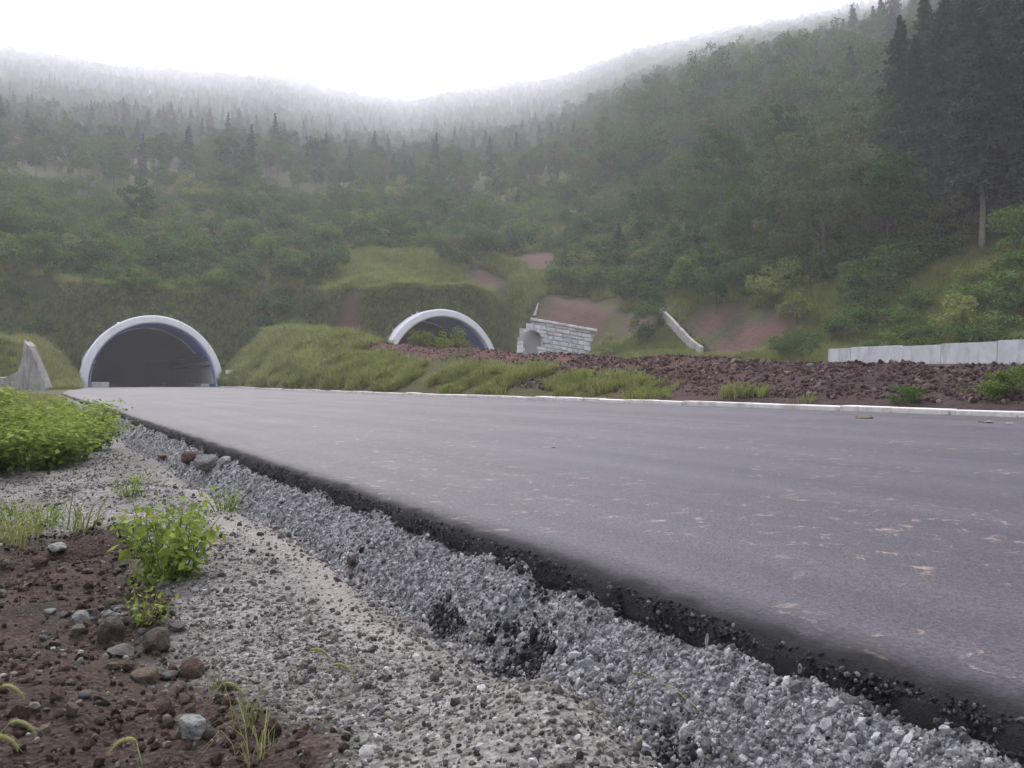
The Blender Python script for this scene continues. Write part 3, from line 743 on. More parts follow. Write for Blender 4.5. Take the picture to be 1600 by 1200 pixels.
# geometry-nodes scatter for uncountable stuff
def scatter(name, pts, rots, scl, idx, meshes, label, cat, parent=None):
    me = bpy.data.meshes.new(name); me.from_pydata(np.asarray(pts).tolist(), [], [])
    n = len(pts)
    a = me.attributes.new('rot', 'FLOAT_VECTOR', 'POINT'); a.data.foreach_set('vector', np.asarray(rots, np.float32).ravel())
    a = me.attributes.new('scl', 'FLOAT_VECTOR', 'POINT'); a.data.foreach_set('vector', np.asarray(scl, np.float32).ravel())
    a = me.attributes.new('idx', 'INT', 'POINT'); a.data.foreach_set('value', np.asarray(idx, np.int32))
    o = obj(name, me, parent)
    col = bpy.data.collections.new(name + '_pieces')
    for k, m in enumerate(meshes):
        q = bpy.data.objects.new('%s_piece_%03d' % (name, k), m); col.objects.link(q)
    ng = bpy.data.node_groups.new(name + '_nodes', 'GeometryNodeTree')
    ng.interface.new_socket('Geometry', in_out='INPUT', socket_type='NodeSocketGeometry')
    ng.interface.new_socket('Geometry', in_out='OUTPUT', socket_type='NodeSocketGeometry')
    N_ = ng.nodes; L_ = ng.links
    gi = N_.new('NodeGroupInput'); go = N_.new('NodeGroupOutput'); ip = N_.new('GeometryNodeInstanceOnPoints'); ci = N_.new('GeometryNodeCollectionInfo')
    ci.inputs['Collection'].default_value = col; ci.inputs['Separate Children'].default_value = True; ci.inputs['Reset Children'].default_value = True
    def na(nm, ty):
        q = N_.new('GeometryNodeInputNamedAttribute'); q.data_type = ty; q.inputs['Name'].default_value = nm; return q.outputs['Attribute']
    L_.new(gi.outputs[0], ip.inputs['Points']); L_.new(ci.outputs[0], ip.inputs['Instance']); ip.inputs['Pick Instance'].default_value = True
    L_.new(na('idx', 'INT'), ip.inputs['Instance Index']); L_.new(na('rot', 'FLOAT_VECTOR'), ip.inputs['Rotation']); L_.new(na('scl', 'FLOAT_VECTOR'), ip.inputs['Scale'])
    L_.new(ip.outputs[0], go.inputs[0])
    md = o.modifiers.new('scatter', 'NODES'); md.node_group = ng
    tag(o, label, cat, kind='stuff'); return o
def joined(pr, name):
    """one mesh of crown and trunk for the far wood"""
    bm = bmesh.new(); bm.from_mesh(pr['crown']); nc = len(bm.faces); bm.from_mesh(pr['trunk'])
    bm.faces.ensure_lookup_table()
    for i in range(nc, len(bm.faces)): bm.faces[i].material_index = 1
    me = bpy.data.meshes.new(name); bm.to_mesh(me); bm.free()
    me.materials.append(pr['crown'].materials[0]); me.materials.append(pr['trunk'].materials[0]); return me

# ------------------------------------------------------------------ the wood on the hills
def px_of(x, y, z):
    d = x * math.sin(YAW) + y * math.cos(YAW); l = x * math.cos(YAW) - y * math.sin(YAW)
    return 800 + F_PX * l / d, HY - F_PX * (z - CAM_Z) / d
named_spots = []       # keep room round the trees placed one by one
def hero(pr, px, py, s, label, cat='tree', group=None, sz=1.0, dmin=40):
    p, d = ground_at(px, py, dmin=dmin)
    named_spots.append((p.x, p.y, 2.2 * s if 'tree' in pr['kind'] else 1.0 * s))
    return plant(pr, (p.x, p.y, p.z - .1), s, random.uniform(0, 6.28), label, cat, group, sz)
hero(PHP, 1290, 432, 1.0, 'large pale green broad tree standing out on the right slope', sz=1.0)
hero(PHC[0], 1533, 392, 1.0, 'tall dark conifer with bare pale trunk at the edge of the wood on the right')
hero(PHC[0], 1585, 372, 1.0, 'tall dark conifer with bare trunk nearest the right edge of the picture')
for k, (a, b, s, q) in enumerate([(1462, 366, .95, 1), (1500, 356, 1.0, 2), (1430, 345, .9, 1), (1560, 350, 1.05, 2), (1612, 345, 1.1, 1), (1650, 365, 1.1, 2), (1475, 325, 1.05, 1), (1405, 322, .95, 2), (1630, 310, 1.2, 1), (1540, 312, 1.1, 2), (1585, 330, 1.1, 1), (1515, 330, 1.1, 2), (1445, 305, 1.0, 2), (1500, 295, 1.1, 1), (1570, 290, 1.1, 2), (1610, 280, 1.2, 1)]):
    hero(PHC[q], a, b, s, 'tall dark conifer in the shadowy wood, %s of the bare pale trunk' % ('left' if a < 1525 else 'right') + (', front row' if b > 340 else ', back row'), 'tree', 'dark conifers of the right-hand wood')
for k, (a, b, s, q, lab) in enumerate([
        (1180, 420, .8, 0, 'rounded dark green tree left of the large pale tree'), (1390, 430, .75, 1, 'bushy green tree right of the large pale tree'),
        (1090, 405, .7, 2, 'dark bushy tree above the drainage chute'), (1010, 380, .62, 0, 'bushy tree above the red earth scars right of centre'),
        (1130, 350, .9, 1, 'leafy tree higher up the slope above the drainage chute'), (1230, 330, .9, 2, 'leafy tree rising behind the large pale tree on its left'), (1380, 340, .9, 0, 'leafy tree rising behind the large pale tree on its right')]):
    hero(PH[q], a, b, s, lab)
hero(PC[0], 966, 440, .62, 'small dark conifer standing alone above the stone wall')
hero(PP[0], 912, 262, 1.15, 'yellowish pale tree highest of the light bushes at the centre of the slope')
hero(PP[1], 872, 290, 1.1, 'pale tree left of and below the yellowish one at mid slope')
hero(PY[0], 1245, 505, 1.2, 'yellow green bush on the red cutting left of the retaining wall', 'shrub')
hero(PY[1], 1215, 480, 1.0, 'small yellowish bush above the red cutting left of the retaining wall', 'shrub')
hero(PB[0], 376, 368, .75, 'rounded bushy tree on the slope above the open tunnel, right of centre', 'tree')
hero(PB[1], 215, 362, .8, 'bushy tree on the slope directly above the open tunnel', 'tree')
hero(PB[2], 610, 395, .72, 'dark bushy tree on the slope above the grassy bank between the tunnels', 'tree')
hero(PP[0], 530, 345, .8, 'pale bush-like tree between the two tunnels, part way up the slope', 'tree')

def free(x, y):
    for a, b, r in named_spots:
        if (x - a) ** 2 + (y - b) ** 2 < r * r: return False
    return True
trees = []
r_ = 70.0
while r_ < 1630:
    sp = 3.7 + .0085 * r_
    az = R_(-4) + random.random() * sp / r_
    while az < R_(63.5):
        ra = az + random.uniform(-.4, .4) * sp / r_; rr = r_ + random.uniform(-.45, .45) * sp
        x, y = rr * math.sin(ra), rr * math.cos(ra)
        trees.append((x, y, rr, ra)); az += sp / r_
    r_ += sp * .9
tx = np.array([t[0] for t in trees]); ty = np.array([t[1] for t in trees]); tz = H(tx, ty); _, td = hill(tx, ty)
con = fbm(tx / 45, ty / 45, 3, 51); dens = fbm(tx / 22, ty / 22, 3, 52)
TL = []
for i, (x, y, rr, a) in enumerate(trees):
    d = td[i]; deg = math.degrees(a)
    start = 38 if deg < 24 else (26 if deg < 33 else 8)
    if d < start + 8 * dens[i]: continue
    if deg < 33 and d < 75 and dens[i] < .05 - .1 * (d - start) / 40: continue
    px, py = px_of(x, y, tz[i])
    if 800 < px < 960 and 440 < py < 520: continue
    if px < -90 or px > 1700 or not free(x, y): continue
    upper = sst(60, 150, d) if deg < 33 else .08 + .35 * sst(40, 160, d) + .5 * sst(50, 58, deg)
    if random.random() < upper * (.42 + .5 * con[i]): k = ('c', random.randrange(4))
    elif random.random() < .16: k = ('p', random.randrange(2))
    else: k = ('b', random.randrange(5))
    s = random.uniform(.6, 1.3) * (.62 + .38 * sst(30, 90, d)) * (1 + .0006 * rr)
    s *= .60 + .40 * float(sst(30, 46, deg)) + .25 * float(sst(300, 1500, rr)) * (1 - float(sst(30, 46, deg)))
    if k[0] == 'c' and deg < 50: s = min(s * .85, .62 + .0004 * rr)
    TL.append((rr, x, y, tz[i], k, s, deg, d))
TL.sort()
ZL = [(6.8, 'above the left half of the open tunnel'), (11, 'above the right half of the open tunnel'), (18, 'above the gap between the tunnels'), (25, 'above the left half of the second tunnel'), (31, 'above the right half of the second tunnel'),
      (35, 'above the stone wall'), (39, 'right of and above the stone wall'), (43, 'above the drainage chute'), (47, 'around the large pale tree'), (52, 'between the large pale tree and the bare trunk'), (999, 'around the bare pale trunk at the right')]
n_ind = 285
for rr, x, y, z, k, s, deg, d in TL[:n_ind]:
    zn = next(q for q in ZL if deg < q[0])[1]
    pr = {'c': PC, 'p': PP, 'b': PB}[k[0]][k[1]]
    kind = {'c': 'dark conifer', 'p': 'pale green tree', 'b': 'bushy green tree'}[k[0]]
    far = 'lower' if d < 75 else 'higher'
    plant(pr, (x, y, z - .15), s, random.uniform(0, 6.28), '%s %s %s, %s row' % ('tall' if s > .8 else 'low', kind, zn, far), 'tree', '%s %ss %s, %s rows' % ('tall' if s > .8 else 'low', kind, zn, far), random.uniform(.9, 1.2))
rest = TL[n_ind:]
allp = PB + PC + PP; off_ = {'b': 0, 'c': len(PB), 'p': len(PB) + len(PC)}
pieces = [joined(p, 'wood_piece') for p in allp]
scatter('distant_wood', [(t[1], t[2], t[3] - .2) for t in rest], [(random.uniform(-.05, .05), random.uniform(-.05, .05), random.uniform(0, 6.28)) for t in rest],
        [(t[5], t[5], t[5] * random.uniform(.9, 1.3)) for t in rest], [off_[t[4][0]] + t[4][1] for t in rest], pieces,
        'distant mixed wood fading into the mist over the hilltops', 'wood')

# shrubs of the lower slopes
SH = []
r_ = 44.0
while r_ < 150:
    sp = 2.1 + .008 * r_
    az = R_(-3)
    while az < R_(62.5):
        ra = az + random.uniform(-.45, .45) * sp / r_; rr = r_ + random.uniform(-.45, .45) * sp
        SH.append((rr * math.sin(ra), rr * math.cos(ra), rr, ra)); az += sp / r_
    r_ += sp * .9
sx = np.array([t[0] for t in SH]); sy = np.array([t[1] for t in SH]); sz_ = H(sx, sy); _, sdst = hill(sx, sy); sn = fbm(sx / 7, sy / 7, 3, 61); rm = red_mask(sx, sy, sz_)
SL = []
for i, (x, y, rr, a) in enumerate(SH):
    d = sdst[i]; deg = math.degrees(a)
    if d < 1.2: continue
    if np.hypot(x - PORTAL_1[0], sz_[i] - PORTAL_1[2]) < 6.9 and d < 9: continue
    if np.hypot(x - PORTAL_2[0], sz_[i] - PORTAL_2[2]) < 7.6 and d < 13: continue
    if rm[i] > .3 and random.random() < .93: continue
    grassy = 18 < deg < 33 and d < 20
    if sn[i] < (.22 if grassy else (-.62 if d < 12 else -.55)): continue
    px, py = px_of(x, y, sz_[i])
    if px < -40 or px > 1650: continue
    if (abs(px - 1535) < 42 or abs(px - 1585) < 22) and 372 < py < 445: continue
    if (abs(px - 870) < 75 and 470 < py < 570) or (abs(px - 1080) < 50 and 470 < py < 570): continue
    s = random.uniform(.75, 1.9) * (.7 if d < 9 else 1.0) * (1.15 if deg > 40 else 1.0)
    SL.append((rr, x, y, sz_[i], random.randrange(7) if random.random() < .3 else random.randrange(5), s, deg, d))
SL.sort()
allS = PS + PY
step = SL[:290]
SZ = [(6.8, 'above the left half of the open tunnel'), (11, 'above the right half of the open tunnel'), (18, 'above the gap between the tunnels'), (25, 'above the left half of the second tunnel'), (31, 'above the right half of the second tunnel'),
      (38, 'above the stone wall'), (43, 'beside the drainage chute'), (47, 'between the chute and the retaining wall'), (51, 'above the left end of the retaining wall'), (56, 'above the middle of the retaining wall'), (999, 'above the right end of the retaining wall')]
for rr, x, y, z, k, s, deg, d in step:
    zn = next(b for a, b in SZ if deg < a)
    kind = ('large ' if s > 1.35 else 'small ') + ('yellowish bush' if k >= 5 else 'green shrub')
    zn = zn + (' low on the cut slope' if d < 7 else ' higher up the slope')
    plant(allS[k], (x, y, z - .1), s, random.uniform(0, 6.28), '%s %s' % (kind, zn), 'shrub', '%ss %s' % (kind, zn), random.uniform(.75, 1.15))
rest = SL[290:]
pieces = [joined(p, 'undergrowth_piece') for p in allS]
scatter('undergrowth', [(t[1], t[2], t[3] - .1) for t in rest], [(0, 0, random.uniform(0, 6.28)) for t in rest], [(t[5], t[5], t[5] * random.uniform(.7, 1.15)) for t in rest], [t[4] for t in rest], pieces,
        'mass of low shrubs covering the lower slopes', 'undergrowth')

# ------------------------------------------------------------------ grass
def tuft_mesh(name, seed, n, h, spread, w, mat, droop=.5):
    r = random.Random(seed); mb = MB(); lv = []
    for k in range(n):
        a = r.uniform(0, math.tau); ro = r.uniform(0, spread); bx_, by_ = math.cos(a) * ro, math.sin(a) * ro
        a2 = a + r.uniform(-.9, .9); L = h * r.uniform(.5, 1.15); dr = droop * r.uniform(.3, 1.2)
        d = Vector((math.cos(a2), math.sin(a2), 0)); s = Vector((-d.y, d.x, 0)) * w * r.uniform(.6, 1.2)
        p0 = Vector((bx_, by_, -.03)); p1 = p0 + d * L * .22 * dr + Vector((0, 0, L * .5)); p2 = p0 + d * L * .62 * dr + Vector((0, 0, L * (.92 - .2 * dr))); p3 = p0 + d * L * 1.05 * dr + Vector((0, 0, L * (1.0 - .5 * dr)))
        n0 = len(mb.v); mb.v += [tuple(q) for q in (p0 - s, p0 + s, p1 - s * .85, p1 + s * .85, p2 - s * .5, p2 + s * .5, p3)]
        mb.f += [(n0, n0 + 1, n0 + 3, n0 + 2), (n0 + 2, n0 + 3, n0 + 5, n0 + 4), (n0 + 4, n0 + 5, n0 + 6)]; lv += [r.random()] * 3
    return mesh(name, mb.v, mb.f, M[mat], False, {'lv': ('FACE', lv)})
TU = [tuft_mesh('tuft', 200 + k, 34, .42, .22, .009, 'grass', .8) for k in range(5)] + [tuft_mesh('tuft', 210 + k, 30, .42, .22, .009, 'grass_pale', .9) for k in range(2)]
pts = []; scl = []; idx = []; rot = []
def add_grass(x, y, s, pale=.12):
    z = H(x, y)
    for a, b, c, q in zip(x, y, z, s):
        pts.append((a, b, c)); scl.append((q, q, q * random.uniform(.8, 1.2))); rot.append((random.uniform(-.2, .2), random.uniform(-.2, .2), random.uniform(0, 6.28)))
        idx.append(5 + random.randrange(2) if random.random() < pale else random.randrange(5))
N = 26000     # median bank
gy = rng.uniform(6, 79, N); gt = rng.uniform(0.0, 1.35, N); cr = np.interp(gy, CREST_Y, CREST_Z)
gx = X_KERB + .25 + shift(gy) + gt * (2.4 + .5 * cr)
pat = fbm(gx / 1.1, gy / 1.4, 3, 71)
ok = (sst(11, 24, gy) * sst(.85, .5, gt + .3 * fbm(gx / 2, gy / 2, 3, 41) + .36 * sst(34, 14, gy)) + .95 * sst(38, 52, gy) * (gt < 1.25)) * (pat > -.08 - .12 * sst(30, 55, gy)) > rng.uniform(0.15, 1, N)
ok |= (gy < 24) & (gt < .42) & (fbm(gx / .9, gy / 2.2, 3, 72) > .12 + .3 * sst(18, 11, gy)) & (rng.uniform(0, 1, N) < .5)
add_grass(gx[ok], gy[ok], rng.uniform(.5, 1.3, ok.sum()) * (.5 + .3 * sst(14, 26, gy[ok]) + .6 * sst(25, 60, gy[ok])) * (1 + .7 * fbm(gx[ok] / .9, gy[ok] / .9, 2, 74)), .26)
scatter('bank_grass', pts, rot, scl, idx, TU, 'yellow green grass growing on the bank beside the kerb', 'grass')
pts, scl, idx, rot = [], [], [], []
N = 95000     # slopes round and above the tunnels
ga = np.radians(rng.uniform(-3, 62, N)); gr_ = r_base(ga) + rng.uniform(0, 1, N) ** 1.5 * 50 - 1.5
gx = gr_ * np.sin(ga); gy = gr_ * np.cos(ga); gz = H(gx, gy); rm = red_mask(gx, gy, gz)
ok = (rm < .4 + .3 * fbm(gx / 3, gy / 3, 2, 76)) & ((fbm(gx / 5, gy / 5, 3, 73) > -.75) | ((np.degrees(ga) > 17) & (np.degrees(ga) < 33)))
for (cx, cy, cz), rr in ((PORTAL_1, 6.0), (PORTAL_2, 6.2)): ok &= ~((np.hypot(gx - cx, gz - cz) < rr) & (gy < cy + 14))
add_grass(gx[ok], gy[ok], rng.uniform(.7, 1.5, ok.sum()) * np.where((np.degrees(ga[ok]) > 17) & (np.degrees(ga[ok]) < 33), 1.35, 1.0), .1)
sg = (list(pts), list(scl), list(idx), list(rot))
pts, scl, idx, rot = [], [], [], []
N = 5200
gx = rng.uniform(-5, 1.0, N); gy = rng.uniform(4.7, 30, N); mk = (fbm(gx / .8, gy / .9, 3, 75) > .18 - .5 * sst(8, 14, gy)) & (gx < .75 + .03 * (gy - 5) - .5 * (gy > 7)) & (np.hypot((gx - .7) / .5, (gy - 6.5) / 1.8) > 1)
add_grass(gx[mk], gy[mk], rng.uniform(.16, .42, mk.sum()) * (1 + .05 * gy[mk]), .35)
N = 5000
gx = rng.uniform(-9, 1.25, N); gy = rng.uniform(59.3, 78, N)
_p0 = len(pts); add_grass(gx, gy, rng.uniform(.6, 1.5, N), .4)
for q in range(_p0, len(pts)):
    a_, b_, c_ = pts[q]; pts[q] = (a_ + float(shift(b_)) * (1 if a_ > .7 else float(sst(-6, .7, a_))), b_, c_)
scatter('verge_grass', pts, rot, scl, idx, TU, 'thin yellowing grass on the ground and mound at the left', 'grass')
pts, scl, idx, rot = sg
scatter('slope_grass', pts, rot, scl, idx, TU, 'rough grass covering the cut slopes around both tunnels', 'grass')

# ------------------------------------------------------------------ stones
def rock_mesh(name, seed, mat, sub=2, flat=.75, cuts=9, smooth=False):
    r = random.Random(seed); bm = bmesh.new(); bmesh.ops.create_icosphere(bm, subdivisions=sub, radius=1)
    cs = [(Vector((r.gauss(0, 1), r.gauss(0, 1), r.gauss(0, 1))).normalized(), r.uniform(.55, .88)) for _ in range(cuts)]
    st = (r.uniform(.75, 1.2), r.uniform(.7, 1.0), flat * r.uniform(.8, 1.15))
    for v in bm.verts:
        for d, c in cs:
            e = v.co.dot(d) - c
            if e > 0: v.co -= d * e * .92
        v.co = Vector((v.co.x * st[0], v.co.y * st[1], v.co.z * st[2])) * (1 + r.uniform(-.035, .035) * (sub > 1))
    me = bpy.data.meshes.new(name); bm.to_mesh(me); bm.free(); me.materials.append(M[mat])
    if smooth: me.polygons.foreach_set('use_smooth', np.ones(len(me.polygons), bool))
    return me
PEB = [rock_mesh('pebble', 300 + k, 'pebble', 1, .7, 6) for k in range(8)]
CRU = [rock_mesh('crushed', 320 + k, 'crushed', 1, .8, 7) for k in range(6)]
TAR = [rock_mesh('tarred', 330 + k, 'tarry', 1, .8, 6) for k in range(4)]
CLO = [rock_mesh('clod', 340 + k, 'clod', 2, .75, 4) for k in range(6)]
BCL = [rock_mesh('clod', 350 + k, 'brown_clod', 1, .75, 5) for k in range(6)]
def rrot(n): return rng.uniform(0, 6.28, (n, 3))
def stone_scatter(name, x, y, s, meshes, label, cat, sink=.15):
    z = H(x, y); n = len(x)
    sc = np.stack([s * rng.uniform(.8, 1.25, n), s * rng.uniform(.8, 1.2, n), s * rng.uniform(.7, 1.1, n)], 1)
    return scatter(name, np.stack([x, y, z + s * (.35 - sink)], 1), rrot(n), sc, rng.integers(0, len(meshes), n), meshes, label, cat)
def in_view(x, y, m=60):
    z = H(x, y); d = x * math.sin(YAW) + y * math.cos(YAW); l = x * math.cos(YAW) - y * math.sin(YAW)
    px = 800 + F_PX * l / np.maximum(d, .05); py = HY - F_PX * (z - CAM_Z) / np.maximum(d, .05)
    return (d > .6) & (px > -m - 120) & (px < 1600 + m + 60) & (py < 1200 + m + 60), d
# loose gravel: density falls with distance
N = 420000
gy = rng.uniform(.5, 12, N); gx = rng.uniform(-1.4, X_EDGE - .1, N)
v_, d_ = in_view(gx, gy); keepp = v_ & (rng.uniform(0, 1, N) < np.clip((2.2 / np.maximum(d_, .5)) ** 2.0, .02, 1))
gx, gy, d_ = gx[keepp], gy[keepp], d_[keepp]
so_ = soil_mask(gx, gy); fxx = foot_x(gy)
dstrip = np.exp(-(((gx - 1.0 + .05 * np.sin(gy * 3)) / .10) ** 2)) * sst(2.0, 2.6, gy)
keepp = (rng.uniform(0, 1, len(gx)) > .95 * so_) & (rng.uniform(0, 1, len(gx)) > .6 * dstrip) & (gx < fxx + .03) & (rng.uniform(0, 1, len(gx)) < .55 + .6 * fbm(gx / .35, gy / .35, 3, 81))
gx, gy, d_ = gx[keepp], gy[keepp], d_[keepp]
s = np.exp(rng.normal(math.log(.0045), .55, len(gx))) * (1 + .12 * np.clip(d_ - 2.5, 0, 5))
stone_scatter('gravel', gx, gy, np.clip(s, .003, .022), PEB, 'loose grey gravel spread over the ground in front', 'gravel', .3)
# crushed stone of the road base
N = 420000
gy = rng.uniform(.55, 14, N); tt = rng.uniform(-.2, 1.02, N); fxx = foot_x(gy); gx = fxx + tt * (X_EDGE + .005 - fxx)
v_, d_ = in_view(gx, gy); keepp = v_ & (rng.uniform(0, 1, N) < np.clip((1.7 / np.maximum(d_, .5)) ** 1.6, .03, 1)) & (rng.uniform(0, 1, N) < .42)
tarm = np.exp(-(((gy - 2.03) / .2) ** 2 + ((gx - 1.15) / .075) ** 2)) + .8 * np.exp(-(((gy - 2.45) / .14) ** 2 + ((gx - 1.14) / .04) ** 2)) + .75 * np.exp(-(((gy - 1.36) / .08) ** 2 + ((gx - 1.13) / .05) ** 2)) + .8 * sst(.86, 1.0, tt) + .2 * fbm(gx / .06, gy / .06, 3, 83)
isT = tarm * (1.0 + .9 * fbm(gx / .05, gy / .09, 3, 86)) + .55 * np.clip(fbm(gx / .09, gy / .3, 3, 87) - .15, 0, 1) + rng.normal(0, .2, N) > .55
a = keepp & ~isT; b = keepp & isT
def csz(n, d): return np.clip(np.exp(rng.normal(math.log(.0032), .6, n)) * (1 + .16 * np.clip(d - 2, 0, 6)), .002, .02)
stone_scatter('crushed_stone', gx[a], gy[a], csz(a.sum(), d_[a]), CRU, 'light grey crushed stone on the side slope under the asphalt', 'gravel', .38)
stone_scatter('tarred_stone', gx[b], gy[b], csz(b.sum(), d_[b]), TAR, 'black tarred stones along the asphalt edge and in the hollows', 'gravel', .05)
N = 5000
gy = .5 + rng.uniform(0, 1, N) ** 2 * 9; qq = rng.uniform(0, 1, N)
exx = np.interp(qq, [0, .3, .6, .85, 1], [1.300, 1.295, 1.303, 1.312, 1.325]) + .018 * fbm(gy / .9, gy * 0, 3, 31); ezz = np.interp(qq, [0, .3, .6, .85, 1], [-.105, -.07, -.035, -.024, -.014])
es = np.clip(np.exp(rng.normal(math.log(.0036), .4, N)), .0015, .008)
scatter('edge_stones', np.stack([exx, gy, ezz], 1), rrot(N), np.stack([es, es, es], 1), rng.integers(0, 4, N), TAR, 'black chips sticking out of the raw asphalt edge', 'gravel')
# crumbs of brown soil
N = 15000
gy = rng.uniform(1.6, 5.4, N); gx = rng.uniform(-1.5, .8, N); v_, d_ = in_view(gx, gy)
keepp = v_ & (soil_mask(gx, gy) > rng.uniform(.15, 1, N)) & (fbm(gx / .3, gy / .3, 3, 84) > rng.uniform(-.6, .5, N))
stone_scatter('soil_crumbs', gx[keepp], gy[keepp], np.clip(np.exp(rng.normal(math.log(.0085), .5, keepp.sum())), .003, .03), BCL, 'brown soil crumbs on the heap at the lower left', 'soil')
# clods on the bank
N = 110000
gy = rng.uniform(1, 75, N); gt = rng.uniform(.08, 1.25, N); cr = np.interp(gy, CREST_Y, CREST_Z); gx = X_KERB + .3 + shift(gy) + gt * (2.4 + .5 * cr)
keepp = rng.uniform(0, 1, N) < np.where(gy < 24, 1.0, .45) * np.where(gy < 24, 1, sst(.5, .9, gt)) * (.5 + .6 * fbm(gx / .8, gy / .8, 3, 85))
s = np.exp(rng.normal(math.log(.019), .65, keepp.sum()))
stone_scatter('soil_clods', gx[keepp], gy[keepp], np.clip(s, .008, .065), CLO, 'red brown soil clods heaped on the bank beyond the kerb', 'soil')

# single stones that can be told apart
def rock(px, py, wpx, mat, label, seed, flat=.7, group=None, hpx=None, rz=None, cat='stone', sub=3):
    p, d = ground_at(px, py); s = wpx / F_PX * d / 2 * 1.12
    o = obj('stone', rock_mesh('stone', seed, mat, sub, flat, 10), None, (p.x, p.y, p.z + s * flat * .45), (random.uniform(-.2, .2), random.uniform(-.2, .2), random.uniform(0, 6.28) if rz is None else rz), s)
    tag(o, label, cat, group); return o
for k, (px, py, w, mat, lab, fl) in enumerate([
    (298, 1150, 44, 'white_rock', 'whitish angular stone beside the gravel at the lower left', .95),
    (283, 1126, 34, 'tan_rock', 'thin flat pale stone just behind the whitish angular stone', .22),
    (246, 1018, 54, 'brown_rock', 'largest brown stone on the soil heap', .95),
    (172, 1000, 46, 'brown_rock', 'pointed brown stone left of the largest brown stone', .9),
    (188, 1024, 52, 'grey_rock', 'flat grey stone in front of the pointed brown stone', .38),
    (127, 978, 34, 'white_rock', 'pale stone at the left end of the row of stones on the heap', .8),
    (120, 992, 28, 'tan_rock', 'yellowish stone leaning against the pale stone', .8),
    (78, 960, 18, 'white_rock', 'small white stone alone on the left of the soil heap', .7),
    (97, 965, 18, 'grey_rock', 'small grey stone between the small white stone and the pale stone', .7),
    (300, 1056, 38, 'red_rock', 'reddish stone below the largest brown stone near the gravel', .95),
    (228, 1062, 46, 'tan_rock', 'flat tan stone with a dark front below the flat grey stone', .55),
    (262, 1060, 28, 'grey_rock', 'grey broken stone between the tan and the reddish stone', .6),
    (355, 1075, 34, 'grey_rock', 'grey stone at the border of soil and gravel above the grass wisps', .7),
    (176, 1045, 20, 'tan_rock', 'small tan stone below the flat grey stone', .7),
    (213, 974, 16, 'grey_rock', 'grey stone at the right of the little heap of chippings', .8),
    (275, 985, 24, 'grey_rock', 'grey stone right of and behind the largest brown stone', .7),
    (90, 862, 32, 'white_rock', 'white stone on the lip of the soil heap at the far left', .6),
    (62, 882, 30, 'red_rock', 'dull reddish stone under the white stone on the lip', .6),
    (325, 734, 44, 'grey_rock', 'pale boulder on the grey mound beside the road edge', .8),
    (352, 728, 26, 'white_rock', 'small pale stone just right of the boulder on the grey mound', .7),
    (298, 722, 28, 'red_rock', 'pinkish stone left of the boulder on the grey mound', .7),
    (258, 716, 26, 'tan_rock', 'flat tan stone at the left end of the stones on the grey mound', .4),
    (133, 1090, 20, 'grey_rock', 'dark grey stone half buried in the bare dark soil', .8),
    (112, 1118, 20, 'tan_rock', 'narrow tan stone standing in the bare dark soil', 1.3),
    (550, 880, 22, 'red_rock', 'small rust coloured stone on the sandy strip by the slope', .6),
    (262, 912, 14, 'white_rock', 'small pale stone in front of the leafy weed', .6)]):
    rock(px, py, w, mat, lab, 400 + k, fl)
for k in range(46):    # little heap of chippings
    rock(180 + random.gauss(0, 22), 963 + random.gauss(0, 8), random.uniform(6, 12), 'grey_rock' if k % 3 else 'white_rock', 'small grey chipping in the little heap behind the brown stones', 470 + k % 6, .7, 'chippings in the little heap', sub=2)
for k in range(26):
    px, py = random.uniform(0, 330), random.uniform(880, 1120)
    p, d = ground_at(px, py)
    if soil_mask(p.x, p.y) < .5: continue
    rock(px, py, random.uniform(8, 19), random.choice(['brown_rock', 'red_rock', 'tan_rock', 'grey_rock']), 'small loose stone scattered over the brown soil heap', 480 + k % 8, .6, 'small stones on the soil heap', sub=2)
# litter and stones in the road gutter
for k, (px, py, w, mat, lab) in enumerate([(1350, 654, 30, 'tan_rock', 'flat pale stone on the road under the kerb, the leftmost there'), (1545, 661, 20, 'white_rock', 'white stone on the road by the kerb near the right edge'), (1578, 663, 16, 'white_rock', 'white flake on the road by the kerb, rightmost in view'), (1532, 660, 10, 'tan_rock', 'small tan stone left of the white stone by the kerb'), (865, 700, 9, 'brown_rock', 'tiny dark stone lying alone on the asphalt')]):
    v = ray(px, py); d = (.5 - .012) / -v[2]; s = w / F_PX * d / 2
    o = obj('stone', rock_mesh('stone', 500 + k, mat, 2, .35, 8), None, (v[0] * d, v[1] * d, .012 + s * .12), (0, 0, k), s); tag(o, lab, 'stone')
for k, (px, py, w) in enumerate([(1150, 566, 22), (1265, 566, 16), (1325, 590, 16), (1230, 585, 14), (1285, 582, 12), (1440, 600, 13), (1560, 600, 14), (1520, 626, 14), (1590, 615, 18), (1000, 585, 10), (930, 575, 10), (700, 534, 8)]):
    p, d = ground_at(px, py, 40, 9)
    o = obj('stone', rock_mesh('stone', 520 + k, ['tan_rock', 'grey_rock', 'red_rock'][k % 3], 2, .6, 9), None, (p.x, p.y, p.z + .02), (0, 0, k), w / F_PX * d / 2)
    tag(o, ['larger stone lying among the clods on the bank, the one below the drainage chute'][0] if k == 0 else 'pale stone lying among the red clods on the bank', 'stone', None if k == 0 else 'pale stones on the bank')

